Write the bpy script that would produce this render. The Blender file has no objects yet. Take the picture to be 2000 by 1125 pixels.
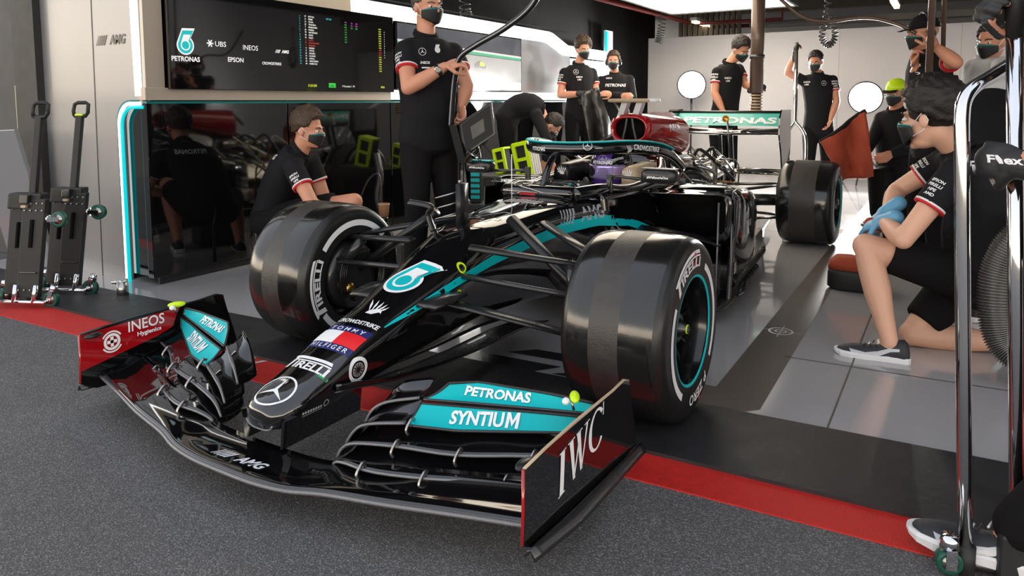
import bpy, bmesh, math, random
from math import sin, cos, pi, radians as RAD
from mathutils import Vector as V, Matrix, noise
from mathutils.bvhtree import BVHTree
C = bpy.context.scene.collection
SC = bpy.context.scene
random.seed(7)

# ------------------------------------------------------------------ camera, sky, lights, exposure
cd = bpy.data.cameras.new('camera'); co = bpy.data.objects.new('camera', cd); C.objects.link(co)
cd.sensor_width = 36.0; cd.lens = 1412.13/2000*36; cd.shift_y = -(562.5-326.53)/2000; cd.clip_end = 200
YAW, PIT, ROL = -.5476, .09, .0033
_f = V((sin(YAW)*cos(PIT), cos(YAW)*cos(PIT), -sin(PIT))); _r = V((cos(YAW), -sin(YAW), 0)); _d = _f.cross(_r)
_r2 = cos(ROL)*_r + sin(ROL)*_d; _d2 = -sin(ROL)*_r + cos(ROL)*_d
co.matrix_world = Matrix(((_r2.x, -_d2.x, -_f.x, 1.754), (_r2.y, -_d2.y, -_f.y, -2.4766), (_r2.z, -_d2.z, -_f.z, 1.1459), (0, 0, 0, 1)))
SC.camera = co
SC.view_settings.view_transform = 'Standard'; SC.view_settings.look = 'None'
SC.view_settings.gamma = 1; SC.view_settings.use_curve_mapping = False
SC.view_settings.exposure = 0.12

w = bpy.data.worlds.new('sky'); SC.world = w; w.use_nodes = True
nt = w.node_tree; nt.nodes.clear()
wo = nt.nodes.new('ShaderNodeOutputWorld'); bg = nt.nodes.new('ShaderNodeBackground')
tc = nt.nodes.new('ShaderNodeTexCoord'); sx = nt.nodes.new('ShaderNodeSeparateXYZ'); cr = nt.nodes.new('ShaderNodeValToRGB')
nt.links.new(tc.outputs['Generated'], sx.inputs[0]); nt.links.new(sx.outputs['Z'], cr.inputs[0])
nt.links.new(cr.outputs[0], bg.inputs[0]); nt.links.new(bg.outputs[0], wo.inputs[0])
cr.color_ramp.elements[0].position = 0.0; cr.color_ramp.elements[0].color = (.16, .15, .14, 1)
cr.color_ramp.elements[1].position = 1.0; cr.color_ramp.elements[1].color = (.50, .55, .64, 1)
for p_, c_ in ((.02, (3.0, 2.5, 1.85, 1)), (.13, (3.4, 3.0, 2.5, 1)), (.20, (.66, .68, .72, 1))):
    e = cr.color_ramp.elements.new(p_); e.color = c_
bg.inputs['Strength'].default_value = 1.75

def area(name, loc, rot, sx_, sy_, power, col, spread=180):
    l = bpy.data.lights.new(name, 'AREA'); l.shape = 'RECTANGLE'; l.size = sx_; l.size_y = sy_; l.energy = power; l.color = col; l.spread = RAD(spread)
    o = bpy.data.objects.new(name, l); C.objects.link(o); o.location = loc; o.rotation_euler = rot; return o
def spot(name, loc, target, power, ang, col, blend=.4, rad=.12):
    l = bpy.data.lights.new(name, 'SPOT'); l.energy = power; l.spot_size = RAD(ang); l.color = col; l.spot_blend = blend; l.shadow_soft_size = rad
    o = bpy.data.objects.new(name, l); C.objects.link(o); o.location = loc
    o.rotation_euler = (V(target)-V(loc)).to_track_quat('-Z', 'Y').to_euler(); return o
LAMP_A = V((-1.72, 8.55, 1.40)); LAMP_B = V((.72, 8.45, 1.19))
spot('floodlight_beam', LAMP_A+V((.03, -.22, 0)), (.9, -1.5, .6), 520, 120, (1, .97, .93))
spot('floodlight_beam', LAMP_B+V((.02, -.22, 0)), (1.1, -1.5, .7), 520, 120, (1, .97, .93))

# ------------------------------------------------------------------ materials
def lin(c):
    if isinstance(c, str):
        c = [int(c[i:i+2], 16)/255 for i in (0, 2, 4)]
        c = [(x/12.92 if x < .04045 else ((x+.055)/1.055)**2.4) for x in c]
    return tuple(c)[:3]
MATS = {}
def mk(name, col, rough=.5, metal=0., coat=0., emis=None, es=0., bump=0., bscale=60., var=.06, vscale=9., trans=0., spec=.5, alpha=1., sheen=0., cvar=0.):
    m = bpy.data.materials.new(name); m.use_nodes = True; n = m.node_tree.nodes; l = m.node_tree.links
    b = n['Principled BSDF']; col = lin(col)
    b.inputs['Base Color'].default_value = (*col, 1); b.inputs['Metallic'].default_value = metal
    b.inputs['Coat Weight'].default_value = coat; b.inputs['Coat Roughness'].default_value = .03
    b.inputs['Transmission Weight'].default_value = trans; b.inputs['Specular IOR Level'].default_value = spec; b.inputs['Alpha'].default_value = alpha
    b.inputs['Sheen Weight'].default_value = sheen
    t = n.new('ShaderNodeTexCoord'); z = n.new('ShaderNodeTexNoise'); z.inputs['Scale'].default_value = vscale; z.inputs['Detail'].default_value = 5
    l.new(t.outputs['Object'], z.inputs['Vector'])
    r = n.new('ShaderNodeMapRange'); r.inputs['To Min'].default_value = max(0.01, rough-var); r.inputs['To Max'].default_value = min(1, rough+var)
    l.new(z.outputs['Fac'], r.inputs['Value']); l.new(r.outputs[0], b.inputs['Roughness'])
    if cvar:
        x = n.new('ShaderNodeMix'); x.data_type = 'RGBA'; x.inputs[6].default_value = (*[v*(1-cvar) for v in col], 1); x.inputs[7].default_value = (*[min(1, v*(1+cvar)) for v in col], 1)
        l.new(z.outputs['Fac'], x.inputs[0]); l.new(x.outputs[2], b.inputs['Base Color'])
    if bump:
        z2 = n.new('ShaderNodeTexNoise'); z2.inputs['Scale'].default_value = bscale; z2.inputs['Detail'].default_value = 4
        l.new(t.outputs['Object'], z2.inputs['Vector']); bp = n.new('ShaderNodeBump'); bp.inputs['Strength'].default_value = bump; bp.inputs['Distance'].default_value = .004
        l.new(z2.outputs['Fac'], bp.inputs['Height']); l.new(bp.outputs[0], b.inputs['Normal'])
    if emis is not None:
        b.inputs['Emission Color'].default_value = (*lin(emis), 1); b.inputs['Emission Strength'].default_value = es
    MATS[name] = m; return m
mk('black_paint', (.0035, .0035, .0042), .07, 0, 1., var=.02)
mk('black_satin', (.012, .012, .013), .3, var=.08)
mk('carbon', (.016, .016, .018), .28, 0, .35, bump=.15, bscale=240)
mk('carbon_edge', (.16, .16, .17), .32, .3, .4, bump=.3, bscale=300)
mk('red_paint', 'A00F16', .14, 0, 1., var=.03)
mk('teal_paint', '00B2B8', .4, spec=.25)
mk('white_vinyl', (.82, .83, .85), .4)
mk('silver_vinyl', (.42, .43, .46), .35, .3)
mk('navy_vinyl', '1B2464', .35)
mk('red_vinyl', 'E01B22', .35)
mk('lime_paint', 'C8EE12', .4)
mk('green_vinyl', '1E9A4A', .35)
mk('tan_and_reflection', 'B9A488', .4)
mk('rubber', (.009, .0088, .0085), .17, 0, .35, bump=.06, bscale=50, var=.1, vscale=14, spec=.6)
mk('rubber_scuffed', (.038, .034, .031), .42, 0, 0, bump=.25, bscale=130, var=.1, vscale=30, cvar=.35)
mk('rubber_side', (.010, .010, .010), .34, 0, 0, bump=.05, bscale=90, var=.06)
mk('dull_rubber', (.015, .015, .015), .6, bump=.1)
mk('chrome', (.78, .78, .79), .08, 1., var=.03)
mk('steel', (.42, .41, .40), .3, 1., var=.1)
mk('dark_steel', (.10, .10, .10), .35, .9, var=.1)
mk('foil', (.72, .68, .60), .24, 1., bump=.9, bscale=28, var=.1)
mk('rim_paint', (.006, .006, .007), .22, .2, .4)
mk('brass', 'C8A050', .3, 1.)
mk('carbon_disc', (.05, .048, .046), .5, bump=.2)
mk('visor', 'B9A7E6', .06, .6, 1.)
mk('helmet_purple', '4E2D86', .15, 0, 1.)
mk('dark_gap', (.004, .004, .004), .8, spec=.08)
mk('orange_fabric', '9E3E22', .75, bump=.3)
# ------------------------------------------------------------------ mesh builder
def T(*a): return V(a)
class MB:
    def __init__(s): s.v = []; s.f = []; s.m = []; s.sm = []; s.mats = []
    def mi(s, m):
        if m not in s.mats: s.mats.append(m)
        return s.mats.index(m)
    def add(s, vs, fs, m, smooth=True):
        k = len(s.v); i = s.mi(m); s.v += [V(p) for p in vs]
        for f in fs: s.f.append(tuple(k+x for x in f)); s.m.append(i); s.sm.append(smooth)
        return s
    def box(s, c, d, m, rot=None, bev=0.):
        bm = bmesh.new(); bmesh.ops.create_cube(bm, size=1)
        for v in bm.verts: v.co = V((v.co.x*d[0], v.co.y*d[1], v.co.z*d[2]))
        if bev: bmesh.ops.bevel(bm, geom=bm.edges[:], offset=bev, segments=2, affect='EDGES', profile=.6)
        R = rot if rot is not None else Matrix.Identity(3)
        bm.verts.index_update()
        s.add([R @ v.co + V(c) for v in bm.verts], [[v.index for v in f.verts] for f in bm.faces], m, False); bm.free(); return s
    def loft(s, rings, m, closed=True, caps=True, smooth=True):
        n = len(rings[0]); vs = [p for r in rings for p in r]; fs = []
        for i in range(len(rings)-1):
            for j in range(n if closed else n-1):
                a, b = i*n+j, i*n+(j+1) % n; fs.append((a, b, b+n, a+n))
        if caps and closed: fs.append(tuple(range(n-1, -1, -1))); k = (len(rings)-1)*n; fs.append(tuple(range(k, k+n)))
        return s.add(vs, fs, m, smooth)
    def tube(s, path, r, m, seg=10, flat=1., up=None, caps=True, round_ends=False):
        P = [V(p) for p in path]; n = len(P); rr = r if isinstance(r, (list, tuple)) else [r]*n
        rr = list(rr)
        if round_ends:
            a, b = (P[1]-P[0]).normalized(), (P[-1]-P[-2]).normalized(); ra, rb = rr[0], rr[-1]
            pre = [(P[0]-a*ra*k, ra*math.sqrt(max(0, 1-k*k))) for k in (.98, .8, .45)]; post = [(P[-1]+b*rb*k, rb*math.sqrt(max(0, 1-k*k))) for k in (.45, .8, .98)]
            P = [p for p, _ in pre]+P+[p for p, _ in post]; rr = [q for _, q in pre]+rr+[q for _, q in post]; n = len(P)
        rings = []; side = None
        for i in range(n):
            t = (P[min(i+1, n-1)]-P[max(i-1, 0)]).normalized()
            if side is None:
                u = V(up) if up else (V((0, 0, 1)) if abs(t.z) < .9 else V((0, 1, 0))); side = t.cross(u).normalized()
            else: side = (side - t*side.dot(t)).normalized()
            w_ = side.cross(t).normalized()
            rings.append([P[i]+(side*cos(2*pi*k/seg)+w_*sin(2*pi*k/seg)*flat)*rr[i] for k in range(seg)])
        return s.loft(rings, m, caps=caps)
    def ell(s, c, r, m, R=None, nu=20, nv=12):
        vs = []; fs = []; R = R if R is not None else Matrix.Identity(3)
        for i in range(nv+1):
            a = pi*i/nv
            for j in range(nu):
                b = 2*pi*j/nu; vs.append(R @ V((r[0]*sin(a)*cos(b), r[1]*sin(a)*sin(b), r[2]*cos(a)))+V(c))
        for i in range(nv):
            for j in range(nu): fs.append((i*nu+j, (i+1)*nu+j, (i+1)*nu+(j+1) % nu, i*nu+(j+1) % nu))
        return s.add(vs, fs, m)
    def lathe(s, prof, c, ax, m, seg=40, caps=False):
        ax = V(ax).normalized(); u = V((0, 0, 1)) if abs(ax.z) < .9 else V((1, 0, 0)); a = ax.cross(u).normalized(); b = ax.cross(a)
        rings = [[V(c)+ax*h+(a*cos(2*pi*k/seg)+b*sin(2*pi*k/seg))*r for k in range(seg)] for h, r in prof]
        return s.loft(rings, m, caps=caps)
    def poly(s, pts, off, m):
        n = len(pts); o = V(off); a = [V(p) for p in pts]; b = [p+o for p in a]
        return s.add(a+b, [tuple(range(n-1, -1, -1)), tuple(range(n, 2*n))]+[(i, (i+1) % n, n+(i+1) % n, n+i) for i in range(n)], m, False)
    def grid(s, fn, nu, nv, m, thick=None):
        vs = [fn(i/nu, j/nv) for i in range(nu+1) for j in range(nv+1)]; q = nv+1
        fs = [(i*q+j, (i+1)*q+j, (i+1)*q+j+1, i*q+j+1) for i in range(nu) for j in range(nv)]
        return s.add(vs, fs, m)
    def merge(s, o):
        k = len(s.v); s.v += o.v
        for f, m, q in zip(o.f, o.m, o.sm): s.f.append(tuple(k+x for x in f)); s.m.append(s.mi(o.mats[m])); s.sm.append(q)
        return s
    def xf(s, M):
        s.v = [M @ p for p in s.v]; return s
    def flip_x(s):
        o = MB(); o.mats = s.mats[:]; o.v = [V((-p.x, p.y, p.z)) for p in s.v]; o.f = [tuple(reversed(f)) for f in s.f]; o.m = s.m[:]; o.sm = s.sm[:]; return o
    def bvh(s): return BVHTree.FromPolygons(s.v, s.f)
    def build(s, name, parent=None, mods=(), **tags):
        me = bpy.data.meshes.new(name); o = bpy.data.objects.new(name, me); C.objects.link(o)
        W = Matrix.Translation(-V(parent['_o'])) if parent is not None else Matrix.Identity(4)
        me.from_pydata([tuple(W @ p) for p in s.v], [], s.f)
        for m in s.mats: me.materials.append(MATS[m])
        me.polygons.foreach_set('material_index', s.m); me.polygons.foreach_set('use_smooth', s.sm); me.update()
        bm = bmesh.new(); bm.from_mesh(me); bmesh.ops.recalc_face_normals(bm, faces=bm.faces[:]); bm.to_mesh(me); bm.free()
        if parent is not None: o.parent = parent; o['_o'] = parent['_o']
        for k, v in mods:
            md = o.modifiers.new(k, k)
            for a, b in v.items(): setattr(md, a, b)
        for k, v in tags.items(): o[k] = v
        return o
def thing(name, label, cat, loc=(0, 0, 0), group=None):
    o = bpy.data.objects.new(name, None); C.objects.link(o); o.location = loc; o.empty_display_size = .1
    o['label'] = label; o['category'] = cat; o['_o'] = tuple(loc)
    if group: o['group'] = group
    return o
def single(mb, name, label, cat, group=None, mods=()):
    o = mb.build(name, None, mods); o['label'] = label; o['category'] = cat
    if group: o['group'] = group
    return o
def struct(mb, name, mods=()):
    o = mb.build(name, None, mods); o['kind'] = 'structure'; return o
def BX(c, d, m, rot=None, bev=0.): return MB().box(c, d, m, rot, bev)
def TU(path, r, m, **k): return MB().tube(path, r, m, **k)
def bez(pts, n=8):
    P = [V(p) for p in pts]; out = []
    for i in range(len(P)-1):
        a, b, c, d = P[max(i-1, 0)], P[i], P[i+1], P[min(i+2, len(P)-1)]
        for k in range(n):
            t = k/n; out.append(.5*((2*b)+(c-a)*t+(2*a-5*b+4*c-d)*t*t+(3*b-a-3*c+d)*t**3))
    return out+[P[-1]]
def lerp(a, b, t): return a+(b-a)*t
def interp(xs, ys, x):
    if x <= xs[0]: return ys[0]
    for i in range(len(xs)-1):
        if x <= xs[i+1]: return lerp(ys[i], ys[i+1], (x-xs[i])/(xs[i+1]-xs[i]))
    return ys[-1]
def rotx(a): return Matrix.Rotation(a, 3, 'X')
def roty(a): return Matrix.Rotation(a, 3, 'Y')
def rotz(a): return Matrix.Rotation(a, 3, 'Z')
def frame(x, z):   # columns x, y, z from an x direction and an approximate z
    x = V(x).normalized(); y = V(z).cross(x).normalized(); z = x.cross(y); return Matrix((x, y, z)).transposed()

# ------------------------------------------------------------------ flat artwork: lettering and marks as 2-D meshes, laid on surfaces
_tc = {}
def text2d(s, size=1., bold=0., shear=0., spacing=1., sx=1.):
    k = (s, bold, shear, spacing)
    if k not in _tc:
        cu = bpy.data.curves.new('lettering', 'FONT'); cu.body = s; cu.size = 1; cu.offset = bold; cu.shear = shear; cu.space_character = spacing
        cu.align_x = 'CENTER'; cu.align_y = 'CENTER'; cu.resolution_u = 3; cu.fill_mode = 'FRONT'
        o = bpy.data.objects.new('lettering', cu); C.objects.link(o)
        dg = bpy.context.evaluated_depsgraph_get(); me = o.evaluated_get(dg).to_mesh()
        vs = [(v.co.x, v.co.y) for v in me.vertices]; fs = [tuple(p.vertices) for p in me.polygons if len(p.vertices) > 2]
        o.evaluated_get(dg).to_mesh_clear(); bpy.data.objects.remove(o); bpy.data.curves.remove(cu)
        ys = [v[1] for v in vs]; cy = (max(ys)+min(ys))/2; h = max(ys)-min(ys); xs = [v[0] for v in vs]; cx = (max(xs)+min(xs))/2
        _tc[k] = ([((x-cx)/h, (y-cy)/h) for x, y in vs], fs)
    vs, fs = _tc[k]; return [(x*size*sx, y*size) for x, y in vs], fs
def text_fit(s, width, height, bold=0., shear=0., spacing=1.):
    vs, fs = text2d(s, 1, bold, shear, spacing); xs = [v[0] for v in vs]; w_ = max(xs)-min(xs)
    return [(x*width/w_, y*height) for x, y in vs], fs
def ring2d(r0, r1, a0=0., a1=360., n=40, ex=1.):
    vs = []; fs = []
    for i in range(n+1):
        a = RAD(lerp(a0, a1, i/n)); vs += [(r0*cos(a)*ex, r0*sin(a)), (r1*cos(a)*ex, r1*sin(a))]
    for i in range(n): fs.append((2*i, 2*i+1, 2*i+3, 2*i+2))
    return vs, fs
def polys2d(*ps):
    vs = []; fs = []
    for p in ps: k = len(vs); vs += list(p); fs.append(tuple(range(k, k+len(p))))
    return vs, fs
def join2d(*ms):
    vs = []; fs = []
    for a, b in ms: k = len(vs); vs += a; fs += [tuple(k+i for i in f) for f in b]
    return vs, fs
def shift2d(m, dx, dy, s=1.): return [(x*s+dx, y*s+dy) for x, y in m[0]], m[1]
def rot2d(m, a): c, s = cos(RAD(a)), sin(RAD(a)); return [(x*c-y*s, x*s+y*c) for x, y in m[0]], m[1]
def rect2d(w_, h): return [(-w_/2, -h/2), (w_/2, -h/2), (w_/2, h/2), (-w_/2, h/2)], [(0, 1, 2, 3)]
def disc2d(r, n=28, ex=1.): return [(r*cos(2*pi*i/n)*ex, r*sin(2*pi*i/n)) for i in range(n)], [tuple(range(n))]
def fine(m, L):
    bm = bmesh.new(); vv = [bm.verts.new((x, y, 0)) for x, y in m[0]]
    for f in m[1]:
        try: bm.faces.new([vv[i] for i in f])
        except ValueError: pass
    bmesh.ops.triangulate(bm, faces=bm.faces[:])
    for _ in range(4):
        es = [e for e in bm.edges if e.calc_length() > L]
        if not es: break
        bmesh.ops.subdivide_edges(bm, edges=es, cuts=1)
        bmesh.ops.triangulate(bm, faces=[f for f in bm.faces if len(f.verts) > 3])
    bm.verts.index_update(); r = [(v.co.x, v.co.y) for v in bm.verts], [tuple(v.index for v in f.verts) for f in bm.faces]; bm.free(); return r
def decal(mb, tree, m2, c, u, v, m, eps=.0012, L=.03, reach=.6):
    """lay flat artwork on the surface 'tree', seen along -(u x v)"""
    u = V(u).normalized(); v = V(v); v = (v-u*v.dot(u)).normalized(); n = u.cross(v); c = V(c)
    if L: m2 = fine(m2, L)
    out = []; ok = []
    for x, y in m2[0]:
        p = c+u*x+v*y
        if tree:   # a second ray a hair away, in case the first slips through an edge
            h = tree.ray_cast(p+n*reach, -n, reach*2)
            for du, dv in ((2e-4, 1.3e-4), (-1.7e-4, 2.1e-4)):
                g = tree.ray_cast(p+u*du+v*dv+n*reach, -n, reach*2)
                if g[0] is not None and (h[0] is None or g[3] < h[3]-.002): h = g
        else: h = (p, n, 0, 0)
        if h[0] is None: out.append(p); ok.append(False)
        else:
            nn = h[1] if h[1].dot(n) > 0 else -h[1]
            out.append(h[0]+nn*eps); ok.append(True)
    mb.add(out, [f for f in m2[1] if all(ok[i] for i in f)], m); return mb
def flat(mb, m2, c, u, v, m, eps=.0012):
    u = V(u).normalized(); v = V(v).normalized(); n = u.cross(v); mb.add([V(c)+u*x+v*y+n*eps for x, y in m2[0]], m2[1], m, False); return mb
def star2d(r):   # ring with a three pointed star
    sp = []
    for k in range(3):
        a = RAD(90+120*k); d = (cos(a), sin(a)); q = (-d[1], d[0]); sp.append([(q[0]*r*.11, q[1]*r*.11), (-q[0]*r*.11, -q[1]*r*.11), (d[0]*r*.92, d[1]*r*.92)])
    return join2d(ring2d(r*.9, r, n=48), polys2d(*sp))
def slashes2d(h, k=5, w_=None):
    w_ = w_ or h*.22; ps = []
    for i in range(k):
        x = i*w_*1.5; b = w_*(.55+.12*i); ps.append([(x, -h/2), (x+b, -h/2), (x+b+h*.55, h/2), (x+h*.55, h/2)])
    return polys2d(*ps)
def amg2d(h):
    t = text_fit('AMG', h*2.9, h, .035, .25); return join2d(shift2d(slashes2d(h), -h*2.65, 0), shift2d(t, h*1.25, 0))
def pirelli2d(w_, h):
    t = shift2d(text_fit('IRELLI', w_*.80, h*.56, .03), w_*.10, -h*.20)
    P = polys2d([(-w_*.5, -h*.5), (-w_*.40, -h*.5), (-w_*.35, h*.30), (-w_*.43, h*.30)], [(-w_*.46, h*.30), (w_*.47, h*.30), (w_*.44, h*.5), (-w_*.48, h*.5)], [(-w_*.38, h*.12), (w_*.49, h*.12), (w_*.48, h*.22), (-w_*.38, h*.22)])
    return join2d(t, P)
def drop2d(h):   # teal drop with a pointed top, in three layers: white rim, teal body, white core + teal eye
    def shp(s):
        r = h*.36*s; c = -h*.14; pts = [(r*cos(a), c+r*sin(a)) for a in [RAD(170+i*10) for i in range(0, 25)]]
        return [pts+[(h*.42*s, h*.55*s-.04*h), (-h*.12*s, h*.52*s-.04*h)]]
    return polys2d(*shp(1)), polys2d(*shp(.84)), polys2d(*shp(.55)), shift2d(disc2d(h*.15), 0, -h*.14)
def falcon2d(h):
    ps = []
    for i in range(5):
        a = RAD(115-16*i); L = h*(.95-.09*i); d = (cos(a), sin(a)); q = (-d[1], d[0]); o = (h*.10*i-.15*h, -h*.35+.02*i*h)
        ps.append([(o[0]-q[0]*h*.05, o[1]-q[1]*h*.05), (o[0]+d[0]*L*.6-q[0]*h*.09, o[1]+d[1]*L*.6-q[1]*h*.09), (o[0]+d[0]*L, o[1]+d[1]*L), (o[0]+d[0]*L*.5+q[0]*h*.02, o[1]+d[1]*L*.5+q[1]*h*.02)])
    ps.append([(-h*.2, -h*.45), (h*.15, -h*.48), (h*.42, -h*.25), (h*.55, -h*.33), (h*.45, -h*.1), (h*.2, -h*.05), (-h*.1, -h*.2)])
    return polys2d(*ps)
def remesh(mb, vox, it=4, mat=None):
    me = bpy.data.meshes.new('t'); me.from_pydata([tuple(p) for p in mb.v], [], mb.f); o = bpy.data.objects.new('t', me); C.objects.link(o)
    r = o.modifiers.new('r', 'REMESH'); r.mode = 'VOXEL'; r.voxel_size = vox
    s = o.modifiers.new('s', 'SMOOTH'); s.factor = .5; s.iterations = it
    dg = bpy.context.evaluated_depsgraph_get(); e = o.evaluated_get(dg).to_mesh()
    out = MB(); out.add([v.co.copy() for v in e.vertices], [tuple(p.vertices) for p in e.polygons], mat or mb.mats[0])
    o.evaluated_get(dg).to_mesh_clear(); bpy.data.objects.remove(o); bpy.data.meshes.remove(me); return out
# ------------------------------------------------------------------ the place: ground, garage shell, wall boards, ceiling
def asphalt():
    m = mk('asphalt', (.075, .075, .08), .75, bump=.9, bscale=190, var=.15); n = m.node_tree.nodes; l = m.node_tree.links; b = n['Principled BSDF']
    t = n.new('ShaderNodeTexCoord'); v = n.new('ShaderNodeTexVoronoi'); v.inputs['Scale'].default_value = 330; l.new(t.outputs['Object'], v.inputs['Vector'])
    r = n.new('ShaderNodeValToRGB'); e = r.color_ramp.elements; e[0].color = (.06, .059, .06, 1); e[0].position = 0; e[1].color = (.25, .247, .25, 1); e[1].position = 1
    a = r.color_ramp.elements.new(.72); a.color = (.105, .103, .105, 1)
    s = n.new('ShaderNodeSeparateColor'); l.new(v.outputs['Color'], s.inputs[0]); l.new(s.outputs[0], r.inputs[0])
    z = n.new('ShaderNodeTexNoise'); z.inputs['Scale'].default_value = 1.3; z.inputs['Detail'].default_value = 6; l.new(t.outputs['Object'], z.inputs['Vector'])
    x = n.new('ShaderNodeMix'); x.data_type = 'RGBA'; x.blend_type = 'MULTIPLY'; x.inputs[0].default_value = .5
    g = n.new('ShaderNodeMapRange'); g.inputs['To Min'].default_value = .55; g.inputs['To Max'].default_value = 1.35; l.new(z.outputs['Fac'], g.inputs['Value'])
    l.new(r.outputs[0], x.inputs[6]); l.new(g.outputs[0], x.inputs[7]); l.new(x.outputs[2], b.inputs['Base Color'])
asphalt()
mk('red_line', 'BE1E16', .6, bump=.7, bscale=200, var=.12, cvar=.22, vscale=40)
mk('mat_rubber', (.017, .017, .019), .5, bump=.35, bscale=45, var=.12, cvar=.3)
mk('epoxy', (.40, .39, .40), .13, 0, .6, var=.05, vscale=3, bump=.02, bscale=3, cvar=.05)
mk('brown_tape', (.075, .062, .050), .55, var=.1, cvar=.25, vscale=5)
mk('floor_white', (.66, .64, .62), .2, 0, .3)
mk('floor_black', (.02, .02, .022), .25, 0, .3)
mk('silver_panel', (.25, .25, .255), .36, .35, .2, var=.03, vscale=2)
mk('silver_band', (.40, .355, .295), .34, .2, .1, var=.02, vscale=2)
mk('black_glass', (.0025, .0025, .003), .045, 0, .6, var=.015, vscale=3)
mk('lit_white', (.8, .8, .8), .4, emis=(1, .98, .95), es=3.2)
mk('lit_teal', (.0, .3, .32), .4, emis='00B9C0', es=1.1)
mk('teal_trim', '006E70', .3)
mk('grey_gloss', (.20, .21, .23), .16, 0, .6, var=.03, vscale=2)
mk('partition', (.62, .62, .64), .38, 0, .1, var=.06, vscale=2)
mk('white_board', (.75, .75, .76), .3)
mk('facade_dark', (.03, .03, .032), .6)
mk('concrete', (.16, .155, .15), .8, bump=.2, bscale=20, cvar=.2)
mk('ceiling_dark', (.035, .034, .034), .7, cvar=.2)
mk('beam_beige', (.22, .19, .15), .6, cvar=.2)
mk('red_pipe', (.20, .022, .018), .4)
mk('ceiling_glow', (.9, .85, .75), .5, emis=(1., .86, .68), es=3.4)
mk('tube_glow', (.9, .8, .6), .5, emis=(1., .84, .55), es=3.0)
mk('letter_white', (.7, .7, .7), .5, emis=(.9, .9, .92), es=.45)
mk('letter_teal', (.0, .4, .42), .5, emis=(.0, .55, .6), es=.42)
mk('letter_yellow', 'C8D838', .5, emis='B9CC28', es=.45)
mk('letter_green', '18B030', .5, emis='18B030', es=.45)
mk('letter_violet', 'A030B0', .5, emis='A030C0', es=.4)
mk('letter_red', 'B03018', .5, emis='B03018', es=.4)
mk('pic_grey', (.2, .2, .2), .2, emis=(.36, .36, .37), es=.55)
mk('pic_pale', (.3, .3, .3), .2, emis=(.62, .62, .62), es=.6)
mk('pic_dark', (.02, .02, .025), .2, emis=(.06, .075, .10), es=.6)
mk('pic_green', (.02, .2, .1), .2, emis=(.05, .34, .20), es=.6)
mk('pic_lime', (.3, .4, .02), .2, emis=(.5, .6, .05), es=.6)

ym = lambda x: .088+.0546*x        # rear edge of the rubber mat
yr = lambda x: -.343+.0333*x       # rear edge of the red line
yf = lambda x: -.525+.045*x        # front edge of the red line
def slab(quad, z0, z1, m):
    return MB().poly([(x, y, z0) for x, y in quad], (0, 0, z1-z0), m)
struct(slab([(-9, -9), (9, -9), (9, .6), (-9, .6)], -.15, -.004, 'asphalt'), 'asphalt_ground')
b = slab([(-6, yf(-6)), (6, yf(6)), (6, yr(6)), (-6, yr(-6))], -.01, 0., 'red_line')
flat(b, polys2d([(-.14, .06), (-.02, .08), (-.10, -.06), (-.13, -.05), (-.065, .055), (-.145, .04)], [(.03, .07), (.055, .075), (-.0, -.04), (.10, -.02), (.105, -.045), (-.05, -.075)]), (-.86, -.45, 0), (1, .03, 0), (0, 1, 0), 'floor_white')
struct(b, 'painted_line')
b = slab([(-6, yr(-6)), (6, yr(6)), (6, ym(6)), (-6, ym(-6))], -.01, .012, 'mat_rubber')
struct(b, 'threshold_mat')
b = slab([(-4.2, ym(-4.2)), (4.4, ym(4.4)), (4.4, 12.6), (-4.2, 12.6)], -.15, 0., 'epoxy')
# brown box lines, the round target mark, the big dark figures and the seams on the garage floor
zq = .0015
b.add([(x, y, zq) for x, y in [(.86, ym(.86)+.02), (1.14, ym(1.14)+.03), (1.185, ym(1.18)+.075), (1.11, 7.4), (.955, 7.4), (.985, .36), (.84, .35)]], [tuple(range(7))], 'brown_tape', False)
b.add([(x, y, zq) for x, y in [(1.40, ym(1.4)+.005), (1.80, ym(1.8)+.005), (1.80, ym(1.8)+.012), (1.40, ym(1.4)+.012)]], [(0, 1, 2, 3)], 'floor_white', False)
flat(b, join2d(ring2d(.050, .060), ring2d(.022, .030), shift2d(rect2d(.004, .19), 0, 0), shift2d(rect2d(.19, .004), 0, 0)), (1.065, 1.222, .002), (1, 0, 0), (0, 1, 0), 'floor_white')
for x0, t_ in ((.30, '44'),):
    flat(b, polys2d([(-.42, -.02), (.02, -.01), (.10, .09), (-.30, .09)], [(.10, .0), (.55, .02), (.62, .12), (.30, .12), (.2, .07)], [(-.2, .15), (.5, .17), (.5, .26), (-.1, .24)]), (x0-.05, ym(x0)+.03, .0012), (1, .05, 0), (0, 1, 0), 'floor_black')
for x_ in (1.42, 2.62): b.add([(x_, ym(x_), zq), (x_+.006, ym(x_), zq), (x_+.006, 9, zq), (x_, 9, zq)], [(0, 1, 2, 3)], 'brown_tape', False)
b.add([(1.15, .86, zq), (4, 1.02, zq), (4, 1.026, zq), (1.15, .866, zq)], [(0, 1, 2, 3)], 'brown_tape', False)
for y_ in (4.5, 4.9): b.add([(.92, y_, .0022), (1.3, y_+.03, .0022), (1.34, y_+.3, .0022), (.93, y_+.28, .0022)], [(0, 1, 2, 3)], 'teal_trim' if y_ > 4.6 else 'brown_tape', False)
struct(b, 'floor')

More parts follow.
